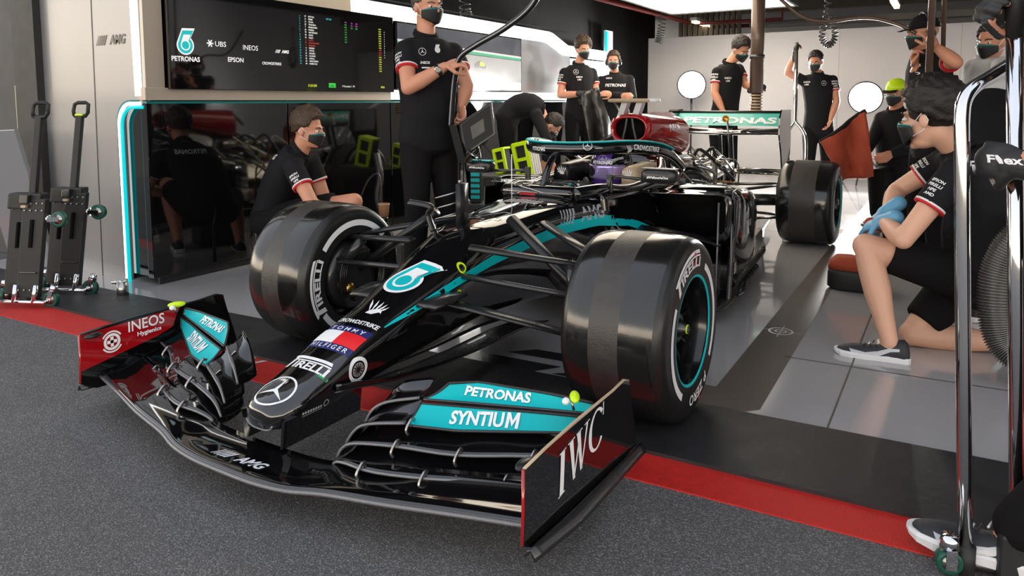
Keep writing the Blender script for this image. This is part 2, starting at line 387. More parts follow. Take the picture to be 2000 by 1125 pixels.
# front pillar: silver panel with a rounded opening edged in light
XW = -2.5; Y0 = .15
b = MB()
ox, oz, r_ = -2.775, 1.155, .13
arc = [(ox+r_-r_*cos(a), oz-r_+r_*sin(a)) for a in [RAD(10*i) for i in range(10)]]
out = [(-3.95, 0), (ox, 0)]+arc+[(XW, oz), (XW, 2.9), (-3.95, 2.9)]
b.poly([(x, Y0, z) for x, z in out], (0, .05, 0), 'silver_panel')
b.box((-3.02, Y0-.001, 1.45), (.006, .004, 2.9), 'dark_steel', roty(.02))
b.box((-3.80, Y0+.2, 1.45), (.3, .5, 2.9), 'dull_rubber')
flat(b, amg2d(.062), (-2.815, Y0-.002, 1.545), (1, 0, 0), (0, 0, 1), 'black_satin')
led = [(ox+.012, Y0+.0, .02)]+[(x+.012*1, Y0, z-.012) for x, z in arc]+[(XW-.02, Y0, oz-.012)]
b.tube(led, .011, 'lit_white', seg=6); b.tube([(x+.024, y+.0, z-.022) for x, y, z in led], .011, 'lit_teal', seg=6)
b.tube([(x-.018, y-.0, z+.016) for x, y, z in led], .006, 'teal_trim', seg=6)
b.box((-2.548, Y0-.004, 2.0), (.062, .012, 1.62), 'lit_white', roty(-.02))
struct(b, 'wall_front')
b = BX((-6.4, Y0+.08, 2.1), (4.9, .1, 4.2), 'facade_dark'); b.box((-4.02, Y0, 1.0), (.03, .03, .55), 'silver_band')
struct(b, 'wall_side')
b = MB(); b.box((-3.3, 2.0, 1.45), (1.4, 3.4, 2.9), 'dark_gap'); b.box((-3.3, 6.5, 1.45), (1.4, 5.6, 2.9), 'dark_gap')
# lower cabinets: black glass, seen reflecting the car
b.box(((ox+XW)/2+.02, Y0+.05, .60), (XW-ox-.03, .04, 1.10), 'black_glass')
for y0, y1 in ((.15, 1.25), (1.26, 2.4), (2.41, 3.5), (3.51, 4.6), (4.61, 5.9)):
    b.box((XW, (y0+y1)/2, .60), (.06, y1-y0, 1.10), 'black_glass', bev=.004)
struct(b, 'wall_left'); b = MB()
b.box((XW+.0, 3.0, .03), (.02, 5.6, .05), 'dull_rubber')
b.box((XW+.015, 3.0, 1.150), (.04, 5.7, .014), 'teal_trim')
b.box((XW+.01, 1.27, 1.202), (.07, 2.26, .078), 'silver_band', bev=.003); b.box((XW+.01, 4.15, 1.210), (.07, 3.5, .08), 'lit_white', bev=.003)  # far stretch of the band glows to imitate lamp overexposure, no light strip
struct(b, 'trim_2'); b = MB(); b.box((XW+.005, .215, 1.75), (.06, .125, 1.04), 'silver_band'); struct(b, 'trim_3'); b = MB()
# glowing lip above the boards, stepping down at its far end; black fascia above
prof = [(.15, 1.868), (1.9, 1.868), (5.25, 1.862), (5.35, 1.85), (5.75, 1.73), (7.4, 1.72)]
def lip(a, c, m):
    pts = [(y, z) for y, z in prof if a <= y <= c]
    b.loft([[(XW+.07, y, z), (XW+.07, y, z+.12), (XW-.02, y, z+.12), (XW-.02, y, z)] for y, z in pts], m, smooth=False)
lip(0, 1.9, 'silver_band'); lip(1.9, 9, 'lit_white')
b.box((XW+.01, 3.0, 2.45), (.08, 5.7, .85), 'dark_gap')
struct(b, 'trim_4'); b = MB(); b.box((XW, 5.25, 1.55), (.05, 1.28, .62), 'grey_gloss'); b.box((XW, 6.6, 1.2), (.05, 1.45, 1.0), 'white_board'); b.box((XW, 6.6, .35), (.06, 1.45, .7), 'black_glass')
b.box((XW+.04, 7.0, 1.95), (.03, .05, .36), 'lit_teal'); b.box((XW+.0, 7.15, 1.75), (.03, .25, .8), 'white_board')
struct(b, 'trim_1')
b = MB(); b.box((.75, 9.03, 1.09), (6.9, .06, 2.18), 'partition', bev=.004)
for x_ in (-1.2, .3, 1.8, 3.3): b.box((x_, 8.998, 1.09), (.008, .004, 2.18), 'silver_vinyl')
struct(b, 'wall_back')
struct(BX((.2, 12.6, 1.45), (9, .1, 2.9), 'partition'), 'wall_rear')
struct(BX((4.35, 6.3, 1.45), (.1, 12.5, 2.9), 'partition'), 'wall_right')
b = MB(); b.box((.2, 6.35, 2.98), (9, 12.6, .1), 'ceiling_dark')
for y_ in (3.2, 8.7, 11.3): b.box((.2, y_, 2.85), (9, .16, .22), 'beam_beige' if y_ > 8 else 'ceiling_dark')
for i in range(12): b.box((-2.35+.09*i, 9.9, 2.45), (.05, .1, .55), 'beam_beige')
b.tube([(-2.2, 4.2, 2.45), (-2.2, 10.9, 2.5), (-.2, 11.2, 2.5)], .035, 'red_pipe'); b.tube([(-1.95, 9.4, 2.42), (-.6, 9.5, 2.42), (-.6, 9.5, 2.9)], .03, 'red_pipe')
b.box((1.1, 9.6, 2.36), (4.4, .22, .09), 'dark_steel')
struct(b, 'ceiling')
struct(BX((.2, .2, 3.6), (9, .3, 1.4), 'concrete'), 'wall_over_opening')
# overhead light boxes and tubes
def lightbox(x0, x1, y0, y1, z, lab):
    t = thing('overhead_light_box', lab, 'ceiling light', ((x0+x1)/2, (y0+y1)/2, z))
    b = MB(); c = ((x0+x1)/2, (y0+y1)/2)
    for x_ in (x0, x1): b.box((x_, c[1], z+.05), (.04, y1-y0, .12), 'dark_steel')
    for y_ in (y0, y1): b.box((c[0], y_, z+.05), (x1-x0+.04, .04, .12), 'dark_steel')
    b.box((c[0], c[1], z+.10), (x1-x0, y1-y0, .02), 'dark_steel'); b.build('frame', t)
    BX((c[0], c[1], z+.01), (x1-x0-.04, y1-y0-.04, .012), 'ceiling_glow').build('diffuser', t)
    [TU([(x_, y_, z+.1), (x_, y_, 2.93)], .012, 'dark_steel', seg=6).build('hanger', t) for x_ in (x0+.2, x1-.2) for y_ in (y0+.4, y1-.4)]
lightbox(-1.85, -.10, 1.6, 7.95, 2.42, 'large glowing overhead light box hanging above the racing car')
for q, lab in (((-1.9, 9.6, 2.44), 'short warm strip light on the ceiling behind the left floodlight'), ((.95, 9.6, 2.56), 'short warm strip light on the ceiling above the man in the cap')):
    t = thing('strip_light', lab, 'strip light', q); BX((q[0], q[1], q[2]+.03), (.10, .9, .05), 'white_board').build('housing', t); BX((q[0], q[1], q[2]-.01), (.07, .86, .04), 'tube_glow').build('tube', t)

# timing board with marks and lettering (long black board on the left wall)
t = thing('timing_board', 'long black glossy board with white logos and lap timing columns', 'display board', (XW+.02, 1.35, 1.56))
b = MB(); b.box((XW+.052, 1.35, 1.555), (.04, 2.12, .645), 'black_glass', bev=.004)
bx_ = XW+.072
def wy(m2, y, z, mt): flat(b, m2, (bx_, y, z), (0, 1, 0), (0, 0, 1), mt, .002)
L0, L1, L2, L3 = drop2d(.17)
for i, (m2, mt) in enumerate(((L0, 'letter_white'), (L1, 'letter_teal'), (L2, 'letter_white'), (L3, 'letter_teal'))): flat(b, m2, (bx_, .405, 1.535), (0, 1, 0), (0, 0, 1), mt, .002+.0006*i)
wy(text_fit('PETRONAS', .20, .032, .03), .405, 1.425, 'letter_white')
wy(text_fit('UBS', .085, .034, .01), .665, 1.535, 'letter_white'); wy(join2d(*[rot2d(rect2d(.05, .009), a) for a in (0, 60, 120)]), .585, 1.535, 'letter_white')
wy(text_fit('INEOS', .125, .034, .005), .905, 1.525, 'letter_white')
wy(amg2d(.024), 1.18, 1.515, 'letter_white')
wy(text_fit('EPSON', .125, .032, .02), .78, 1.437, 'letter_white'); wy(text_fit('CROWDSTRIKE', .17, .02, .02), 1.085, 1.425, 'letter_white')
rows = ['BOTTAS', 'PEREZ', 'OCON', 'TSUNODA', 'RAIKKONEN', 'RUSSELL', 'GIOVINAZZI', 'SAINZ', 'GASLY', 'LATIFI', 'SCHUMACHER', 'MAZEPIN', 'NORRIS', 'VETTEL', 'LECLERC', 'ALONSO', 'STROLL', 'VERSTAPPEN', 'HAMILTON']
nums = [77, 11, 31, 22, 7, 63, 99, 55, 10, 6, 47, 9, 4, 5, 16, 14, 18, 33, 44]
for i, (nm, nu) in enumerate(zip(rows, nums)):
    z = 1.79-.0195*i; red = 9 <= i <= 11
    vs, fs = text2d(nm, .0115, .02); x0 = min(v[0] for v in vs); wy(([(x-x0, y) for x, y in vs], fs), 1.44, z, 'letter_red' if red else 'letter_white')
    wy(text2d(str(nu), .0115, .02), 1.41, z, 'letter_red' if red else 'letter_white'); wy(text2d(str(i+1), .0115, .03), 1.355, z, 'letter_teal')
    wy(text2d('1:%02d.%d' % (33+i % 4, i % 10), .0105, .02), 2.235, z-.03, 'letter_red' if red else 'letter_yellow')
    if i < 12: wy(text2d('%d' % (3+i % 5), .010, .01), 2.29, z-.05, 'letter_white')
    if i < 9: wy(text2d('+%d.%d' % (i // 3, (i*3) % 10), .0105, .02), 1.83, z-.008, 'letter_violet' if i == 0 else 'letter_green')
    if i < 3: wy(text2d('29.1', .0105, .02), 1.90, z-.01, ('letter_violet', 'letter_violet', 'letter_green')[i]); wy(text2d('38.4', .0105, .02), 1.955, z-.01, ('letter_violet', 'letter_violet', 'letter_green')[i])
wy(text2d('SECTOR', .0115, .02), 1.65, 1.79, 'letter_teal')
wy(text2d('11:31:34', .020, .03), 1.465, 1.275, 'letter_yellow'); wy(rect2d(.075, .036), 1.67, 1.28, 'letter_green'); flat(b, text2d('GREEN', .009, .02), (bx_+.001, 1.67, 1.275), (0, 1, 0), (0, 0, 1), 'black_satin', .002)
wy(text2d('P Formula 1 - P1', .015, .01), 1.85, 1.275, 'letter_white'); wy(text2d('38:26', .016, .02), 2.26, 1.275, 'letter_yellow')
b.build('screen', t)
# second board: picture of a track
t = thing('track_screen', 'wall screen showing a grey race track with a green barrier', 'screen', (XW+.02, 3.5, 1.56))
b = MB(); b.box((XW+.052, 3.52, 1.555), (.04, 2.16, .60), 'black_glass', bev=.004); b.build('frame', t)
b = MB(); y0, y1 = 2.46, 4.58
def quad(m, a0, a1, c0, c1, e=0): b.add([(bx_+.002+e, y0, a0), (bx_+.002+e, y1, a1), (bx_+.002+e, y1, c1), (bx_+.002+e, y0, c0)], [(0, 1, 2, 3)], m, False)
quad('pic_dark', 1.27, 1.27, 1.84, 1.84); quad('pic_pale', 1.26, 1.27, 1.42, 1.36, .001); quad('pic_grey', 1.42, 1.36, 1.64, 1.60, .001); quad('pic_green', 1.65, 1.605, 1.68, 1.63, .001); quad('pic_pale', 1.68, 1.63, 1.70, 1.65, .001)
flat(b, polys2d([(-.09, -.02), (.1, -.03), (.12, .0), (.05, .02), (.02, .045), (-.04, .04), (-.1, .01)]), (bx_+.004, 3.75, 1.52), (0, 1, 0), (0, 0, 1), 'black_satin')
flat(b, polys2d([(-.02, -.01), (.08, -.012), (.07, .012), (.01, .036), (-.02, .03)]), (bx_+.005, 3.76, 1.525), (0, 1, 0), (0, 0, 1), 'pic_lime')
b.build('picture', t)
b = MB(); b.box((-3.72, Y0-.20, .49), (.42, .03, .98), 'grey_gloss', Matrix.Rotation(.2, 3, 'X') @ rotz(.2), bev=.004)
single(b, 'leaning_board', 'grey flat board leaning at the left edge behind the trolleys', 'board')
# floodlights on stands at the back
mk('lamp_glow', (1, 1, 1), .5, emis=(1, .98, .95), es=90)
for L, lab in ((LAMP_A, 'blazing white floodlight on a stand behind the man at the brown tube'), (LAMP_B, 'blazing white floodlight on a stand beside the lime cap')):
    t = thing('floodlight', lab, 'floodlight', (L.x, L.y, 0))
    d = (V((1.3, -2, .8))-L).normalized()
    MB().lathe([(-.12, .03), (-.11, .12), (0, .22), (.01, .22), (.01, .20)], L, d, 'black_satin', 32, caps=True).build('housing', t)
    MB().lathe([(.02, .001), (.022, .20)], L, d, 'lamp_glow', 32).build('lens', t)
    b = MB(); b.tube([L-d*.1, L-d*.1-V((0, 0, L.z-.3))], .016, 'dark_steel'); b.build('pole', t)
    for k in range(3): a = 2*pi*k/3+.4; TU([(L.x-d.x*.1, L.y-d.y*.1, .45), (L.x-d.x*.1+.35*cos(a), L.y-d.y*.1+.35*sin(a), .01)], .011, 'dark_steel').build('leg', t)
# ------------------------------------------------------------------ racing car
CAR = thing('race_car', 'black and teal open wheel racing car with its engine cover off', 'racing car', (0, 0, 0))
def both(fn, name, parent=CAR, **tg):
    b = fn(); a = b.build(name, parent, **tg); c = b.flip_x().build(name, parent, **tg); return a, c
def sring(y, zt, wt, zb, wb, e=4., n=36, cx=0., crown=0.):
    pts = []
    for k in range(n):
        a = 2*pi*k/n; c, s = cos(a), sin(a); u = (abs(c)**(2/e))*(1 if c >= 0 else -1); v = (abs(s)**(2/e))*(1 if s >= 0 else -1)
        t = (v+1)/2; w_ = lerp(wb, wt, t); z = lerp(zb, zt, t)+(crown*(1-u*u) if v > 0 else 0)
        pts.append(V((cx+u*w_, y, z)))
    return pts
def wing(st, m, edge=None, th=.13):
    """st: (x, y_lead, z_lead, chord, angle_deg) along the span -> closed aerofoil"""
    prof = [(0, 0), (.02, .42), (.10, .85), (.3, 1.0), (.6, .7), (.85, .3), (1, .05), (1, -.05), (.8, .02), (.5, .05), (.25, -.12), (.08, -.3), (.02, -.25)]
    rings = []
    for x, y, z, c, a in st:
        A = RAD(a); r = []
        for u, t in prof:
            yy = u*c; zz = t*th*c*.5 - .12*c*sin(pi*u)
            r.append(V((x, y+yy*cos(A)-zz*sin(A), z+yy*sin(A)+zz*cos(A))))
        rings.append(r)
    b = MB().loft(rings, m)
    if edge:
        b.tube([r[0] for r in rings], .0045, edge, seg=6)
    return b
def spline(st, n=5):
    out = []
    for p in bez([V(s[:3]) for s in st], n): out.append(p)
    cs = []
    for i in range(len(st)-1):
        for k in range(n): cs.append((lerp(st[i][3], st[i+1][3], k/n), lerp(st[i][4], st[i+1][4], k/n)))
    cs.append(st[-1][3:]); return [(p.x, p.y, p.z, c[0], c[1]) for p, c in zip(out, cs)]

# --- nose and survival cell, one surface, with its artwork
secs = [(-1.083, .212, .035, .172, .03), (-1.074, .224, .062, .163, .055), (-1.05, .236, .084, .158, .078), (-1.0, .253, .100, .158, .096), (-.93, .273, .108, .162, .10), (-.86, .294, .113, .168, .10),
        (-.736, .342, .122, .185, .105), (-.566, .39, .135, .20, .11), (-.363, .466, .15, .215, .115), (-.2, .54, .158, .225, .12), (-.07, .598, .165, .232, .125), (.03, .622, .175, .235, .13), (.264, .640, .205, .23, .15),
        (.55, .662, .25, .21, .2), (.72, .672, .285, .18, .25), (.82, .672, .305, .15, .30), (.86, .655, .315, .14, .31), (.9, .60, .335, .12, .34), (1.2, .585, .37, .08, .37), (1.75, .6, .39, .07, .39), (2.1, .62, .36, .07, .36), (2.5, .5, .2, .1, .2)]
b = MB().loft([sring(y, zt, wt, zb, wb, (5. if y > .2 else 3.8) if y > -.9 else 3., crown=.012) for y, zt, wt, zb, wb in secs], 'black_paint')
tr = b.bvh(); nrm = V((0, -.42, .9))
def ontop(m2, y, z, m, rot=0, x=0, eps=.0012): decal(b, tr, m2, (x, y, z), rot2d(([(1, 0)], []), 0) and (1, 0, 0), (0, .9, .42), m, eps)
ontop(star2d(.066), -1.005, .25, 'white_vinyl')
ontop(pirelli2d(.175, .06), -.868, .292, 'white_vinyl'); ontop(shift2d(rect2d(.03, .012), .085, -.03), -.868, .292, 'green_vinyl', eps=.0008)
ontop(rect2d(.19, .13), -.735, .342, 'navy_vinyl'); ontop(shift2d(rect2d(.095, .066), -.0475, 0), -.735, .342, 'white_vinyl', eps=.002); ontop(shift2d(rect2d(.095, .066), .0475, 0), -.735, .342, 'red_vinyl', eps=.002)
ontop(shift2d(text_fit('TOMMY', .15, .02, .01, 0, 1.6), 0, .048), -.735, .342, 'white_vinyl', eps=.002); ontop(shift2d(text_fit('HILFIGER', .16, .02, .01, 0, 1.5), 0, -.048), -.735, .342, 'white_vinyl', eps=.002)
ontop(falcon2d(.085), -.548, .40, 'white_vinyl'); ontop(shift2d(text_fit('CROWDSTRIKE', .185, .022, .03), 0, -.008), -.632, .37, 'white_vinyl')
L0, L1, L2, L3 = drop2d(.22)
for i, (m2, mt) in enumerate(((L0, 'white_vinyl'), (L1, 'teal_paint'), (L2, 'white_vinyl'), (L3, 'teal_paint'))): ontop(rot2d(m2, -12), -.352, .468, mt, eps=.001+.0007*i)
# outlined race number, striped panel
def outline(ps, w_):
    out = []
    for i in range(len(ps)):
        a, c = V(ps[i]), V(ps[(i+1) % len(ps)]); d = (c-a).normalized(); q = V((-d.y, d.x))*w_; a = a-d*w_; c = c+d*w_
        out.append([tuple(a-q), tuple(c-q), tuple(c+q), tuple(a+q)])
    return polys2d(*out)
four = [(-.035, -.09), (-.005, -.09), (.0, -.05), (.03, -.045), (.03, -.015), (.005, -.02), (.012, .09), (-.02, .09), (-.075, -.01), (-.075, -.05), (-.035, -.05)]
for dx in (-.045, .065): decal(b, tr, outline([(x+dx, y) for x, y in four], .0022), (0, .17, .64), (1, 0, 0), (0, 1, 0), 'silver_vinyl')
for i in range(9): decal(b, tr, ([(-.10+.022*i, -.035), (-.086+.022*i, -.035), (-.076+.022*i, .035), (-.09+.022*i, .035)], [(0, 1, 2, 3)]), (.0, .50, .66), (1, 0, 0), (0, 1, 0), 'silver_vinyl')
# flanks: teal sweep, lettering, round badge, yellow sensor rings
def side(m2, y, z, m, s=1, eps=.0012, L=.03, dirv=None):
    u = (0, 1, 0) if s > 0 else (0, -1, 0); decal(b, tr, m2, (0.45*s, y, z), u, (0, 0, 1), m, eps, L, .5)
sweep = ([], [])
ys_ = [-.62+.06*i for i in range(33)]
zc = lambda y: interp([-.62, -.46, -.25, 0, .25, .5, .75, 1.0, 1.3], [.368, .405, .452, .497, .53, .56, .565, .53, .43], y); zh = lambda y: interp([-.62, -.4, 0, .5, .9, 1.3], [.001, .012, .021, .027, .026, .02], y)
for dz, hh, mt in ((0, 1., 'teal_paint'), (.040, .28, 'silver_vinyl')):
    vs = []; fs = []
    for y in ys_: vs += [(y, zc(y)+dz*min(1, (y+.65)*2)-zh(y)*hh), (y, zc(y)+dz*min(1, (y+.65)*2)+zh(y)*hh)]
    for i in range(len(ys_)-1): fs.append((2*i, 2*i+2, 2*i+3, 2*i+1))
    for s in (1, -1): decal(b, tr, ([(x*s, y) for x, y in vs], fs), (.5*s, 0, 0), (0, s, 0), (0, 0, 1), mt if dz == 0 else 'dark_steel', .0012, .04, .5)
side(amg2d(.066), .635, .606, 'silver_vinyl'); side(amg2d(.066), .635, .606, 'silver_vinyl', -1)
side(ring2d(.030, .042), -.765, .268, 'white_vinyl'); side(disc2d(.024), -.765, .268, 'silver_vinyl'); side(join2d(*[rot2d(rect2d(.004, .044), a) for a in range(0, 180, 30)]), -.765, .268, 'black_satin', eps=.002)
side(join2d(*[shift2d(rect2d(.007, .008), -.036+.010*i, .003) for i in range(8)], shift2d(rect2d(.08, .002), 0, -.006)), -.955, .197, 'silver_vinyl'); side(ring2d(.008, .011), -.90, .203, 'silver_vinyl')
for y, z in ((-.205, .50), (-.235, .40)):
    for s in (1, -1): side(ring2d(.014, .021), y, z, 'lime_paint', s, L=None); side(disc2d(.0135), y, z, 'steel', s, .0008, None)
b.build('survival_cell', CAR)
# nose lip, camera pods, front wing pillars
b = MB(); b.tube([sring(y, zt, wt*1.005, zb, wb, 3., 36)[k] for y, zt, wt, zb, wb in [secs[1]] for k in range(19, 36)], .0035, 'carbon_edge', seg=6); b.build('nose_lip', CAR)
def pillar():
    b = MB(); b.loft([[V((.080+dx*.5+(z-.115)*.12, y, z)) for dx, y in ((-.012, -1.05), (0, -1.066), (.012, -1.05), (.014, -.9), (.010, -.73), (-.010, -.73), (-.014, -.9))] for z in (.112, .15, .20)], 'black_paint', smooth=False); return b
both(pillar, 'wing_pillar')
def cape():
    pts = [(-.87, .212), (-.78, .20), (-.62, .17), (-.4, .15), (-.15, .14), (.15, .14), (.4, .12)]
    b = MB(); b.grid(lambda u, v: V((lerp(.03, .120+.075*u, v), interp([0, .17, .33, .5, .67, .83, 1], [p[0] for p in pts], u), interp([0, .17, .33, .5, .67, .83, 1], [p[1] for p in pts], u)+.03*(1-v)*0+.02*v*v)), 18, 6, 'carbon')
    b.grid(lambda u, v: V((.120+.075*u, interp([0, .17, .33, .5, .67, .83, 1], [p[0] for p in pts], u), interp([0, .17, .33, .5, .67, .83, 1], [p[1] for p in pts], u)+.02+.022*v*(1-u))), 18, 3, 'black_paint'); return b
both(cape, 'nose_cape', )
for o in [o for o in bpy.data.objects if o.name.startswith('nose_cape')]: o.modifiers.new('s', 'SOLIDIFY').thickness = .005

# --- front wing
st = spline([(0, -1.215, .098, .17, 3), (.13, -1.212, .098, .17, 3), (.25, -1.195, .100, .16, 4), (.36, -1.165, .108, .15, 9), (.55, -1.13, .118, .15, 12), (.75, -1.075, .122, .16, 12), (.943, -1.03, .128, .17, 12)], 4)
full = [(-x, y, z, c, a) for x, y, z, c, a in reversed(st[1:])]+st
b = wing(full, 'black_paint', None, .16)
b.tube([V((x, y-.002, z-.004)) for x, y, z, c, a in full], .0062, 'carbon_edge', seg=8)
tm = b.bvh(); decal(b, tm, amg2d(.040), (-.005, -1.145, .12), (1, .03, 0), (-.03, 1, 0), 'white_vinyl', .002)
b.build('wing_mainplane', CAR)
FL = {'A': [(.262, -1.035, .098, .10, 5), (.285, -1.045, .12, .11, 10), (.33, -1.055, .134, .12, 16), (.45, -1.055, .138, .13, 20), (.63, -.99, .138, .13, 22), (.80, -.90, .138, .13, 22), (.935, -.85, .142, .13, 22)],
      'B': [(.262, -1.015, .115, .09, 5), (.285, -1.015, .15, .10, 10), (.33, -1.01, .172, .11, 18), (.46, -.98, .183, .12, 22), (.63, -.935, .183, .12, 24), (.80, -.84, .183, .12, 24), (.935, -.79, .185, .12, 24)],
      'C': [(.275, -.99, .15, .08, 5), (.30, -.985, .19, .09, 12), (.345, -.975, .219, .10, 22), (.45, -.93, .229, .10, 28)],
      'D': [(.29, -.925, .19, .08, 5), (.315, -.918, .235, .085, 15), (.36, -.90, .262, .09, 25), (.44, -.852, .274, .085, 27)]}
for k in 'AB': both(lambda: wing(spline(FL[k], 4), 'black_paint', 'carbon_edge', .12), 'wing_flap')
for k in 'CD': both(lambda: wing(spline(FL[k], 4), 'black_paint', 'carbon_edge', .10), 'flap_tip')
def teal(lo, hi, words, sz, sl):
    b = MB()
    def P_(u, v):
        x = lerp(.455, .925, u); a = V((x, interp([p[0] for p in lo], [p[1] for p in lo], x), interp([p[0] for p in lo], [p[2] for p in lo], x))); c = V((x, interp([p[0] for p in hi], [p[1] for p in hi], x), interp([p[0] for p in hi], [p[2] for p in hi], x)))
        if u < .25: a = a + V((.03*(1-u/.25)*v if lo[0][0] < .44 else 0, 0, 0)); c = c+V((.05*(1-u/.25)*sl, -.02*(1-u/.25)*sl, 0))
        return a.lerp(c, v)+V((0, 0, -.006*sin(pi*v)))
    n = (24, 6); vs = []; 
    b.grid(P_, 24, 6, 'teal_paint'); g = MB(); g.grid(lambda u, v: P_(u, v)-V((0, -.004, .007)), 24, 6, 'black_paint'); b.merge(g)
    for e0, e1 in (((0, 0), (1, 0)), ((0, 1), (1, 1)), ((0, 0), (0, 1)), ((1, 0), (1, 1))):
        pts = [P_(lerp(e0[0], e1[0], t/24), lerp(e0[1], e1[1], t/24))-V((0, .0015, .003)) for t in range(25)]; b.tube(pts, .0042, 'carbon' if e0[1] == 0 and e1[1] == 0 else 'black_satin', seg=6)
    return b, words, sz
def syntium2d(w_, h):
    a = shift2d(text_fit('SYNTIU', w_*.79, h, .035, .12), -w_*.105, 0); m = w_*.185; x0 = w_*.5-m; k = lambda x, y: (x0+x*m+y*h*.12, y*h); t = .24
    return join2d(a, polys2d([k(0, -.5), k(t, -.5), k(t, .5), k(0, .5)], [k(1-t, -.5), k(1, -.5), k(1, .5), k(1-t, .5)], [k(t, .5), k(t, .12), k(.5, -.38), k(.5, .02)], [k(.5, .02), k(.5, -.38), k(1-t, .12), k(1-t, .5)]))
def tealpair(lo, hi, word, w_, h_, cu, shear, sl):
    for s in (1, -1):
        b, _, _ = teal(lo, hi, word, 1, sl)
        if s < 0: b = b.flip_x()
        x = lerp(.455, .925, cu)*s; ya = interp([p[0] for p in lo], [p[1] for p in lo], abs(x)); yb = interp([p[0] for p in hi], [p[1] for p in hi], abs(x)); za = lo[1][2]; zb = hi[1][2]
        x2 = abs(x)+.1; sl_ = (interp([p[0] for p in lo], [p[1] for p in lo], x2)-ya)/.1*s
        decal(b, b.bvh(), (syntium2d(w_, h_) if word == 'SYNTIUM' else text_fit(word, w_, h_, .035, shear)), (x, (ya+yb)/2, (za+zb)/2), (1, sl_*.8, 0), (0, yb-ya, zb-za), 'white_vinyl', .003, .03, .14)
        b.build('teal_flap', CAR)
loC = [(.44, -.935, .228), (.6, -.885, .228), (.8, -.775, .228), (.935, -.70, .228)]; hiC = [(.44, -.868, .268), (.6, -.815, .27), (.8, -.742, .272), (.935, -.70, .272)]
loD = [(.44, -.855, .275), (.6, -.80, .277), (.8, -.735, .279), (.935, -.69, .279)]; hiD = [(.44, -.775, .315), (.6, -.735, .315), (.8, -.70, .312), (.935, -.68, .305)]
tealpair(loC, hiC, 'SYNTIUM', .20, .046, .42, .12, .0)
tealpair(loD, hiD, 'PETRONAS', .20, .034, .42, 0, 1.)
# slot brackets, sensor pods
def brk(x, y0, z0, y1, z1):
    return MB().tube(bez([(x, y0, z0), (x, y0-.008, z0+.016), (x, (y0+y1)/2, max(z0, z1)+.005), (x, y1, z1)], 5), .0035, 'steel', seg=6, flat=1.8)
for x, q in ((.40, 'A'), (.58, 'A'), (.78, 'A'), (.46, 'B'), (.64, 'B'), (.82, 'B'), (.47, 'C')):
    F = {'A': FL['A'], 'B': FL['B'], 'C': loC}[q]; y = interp([p[0] for p in F], [p[1] for p in F], x); z = interp([p[0] for p in F], [p[2] for p in F], x)
    both(lambda: brk(x, y-.016, z-.022, y+.012, z+.010), 'slot_bracket')
def pod():
    b = MB(); b.ell((.895, -.74, .335), (.014, .034, .012), 'lime_paint', rotz(.5)); b.ell((.882, -.768, .330), (.010, .012, .010), 'white_vinyl'); b.tube([(.89, -.75, .325), (.895, -.745, .30)], .004, 'steel'); return b
both(pod, 'sensor_pod', label='lime yellow sensor pod')
# endplates
def serif_IWC(h):
    ps = []; t = h*.11; k = h*.03
    def bar(x0, x1, y0, y1, sl=.22): return [(x0+y0*sl, y0), (x1+y0*sl, y0), (x1+y1*sl, y1), (x0+y1*sl, y1)]
    ps += [bar(-.075*h, .115*h, -h/2, h/2), bar(-.14*h, .18*h, -h/2, -h/2+k), bar(-.14*h, .18*h, h/2-k, h/2)]
    def stroke(xa, xb, w_): return [(xa+.11*h, h/2), (xa+w_+.11*h, h/2), (xb+w_*.6-.11*h, -h/2), (xb-.11*h, -h/2)]
    ps += [stroke(.34*h, .60*h, .19*h), stroke(.86*h, .63*h, .09*h), stroke(.72*h, .98*h, .19*h), stroke(1.25*h, 1.01*h, .09*h)]
    ps += [bar(.28*h, .62*h, h/2-k, h/2), bar(.70*h, 1.02*h, h/2-k, h/2), bar(1.14*h, 1.42*h, h/2-k, h/2)]
    vs = []; n = 28
    for i in range(n+1):
        a = RAD(lerp(42, 318, i/n)); ri = h*.5*(.70+.16*abs(sin(a))); cx = 1.86*h
        vs += [(cx+ri*cos(a)*.80+ri*sin(a)*.2, ri*sin(a)*1.05), (cx+h*.5*cos(a)*.92+h*.5*sin(a)*.2, h*.51*sin(a))]
    m = polys2d(*ps); m = join2d(m, (vs, [(2*i, 2*i+1, 2*i+3, 2*i+2) for i in range(n)]), polys2d([(2.24*h, .18*h), (2.29*h, .18*h), (2.36*h, .50*h), (2.31*h, .50*h)]))
    return shift2d(m, -1.1*h, 0)
XE = .943
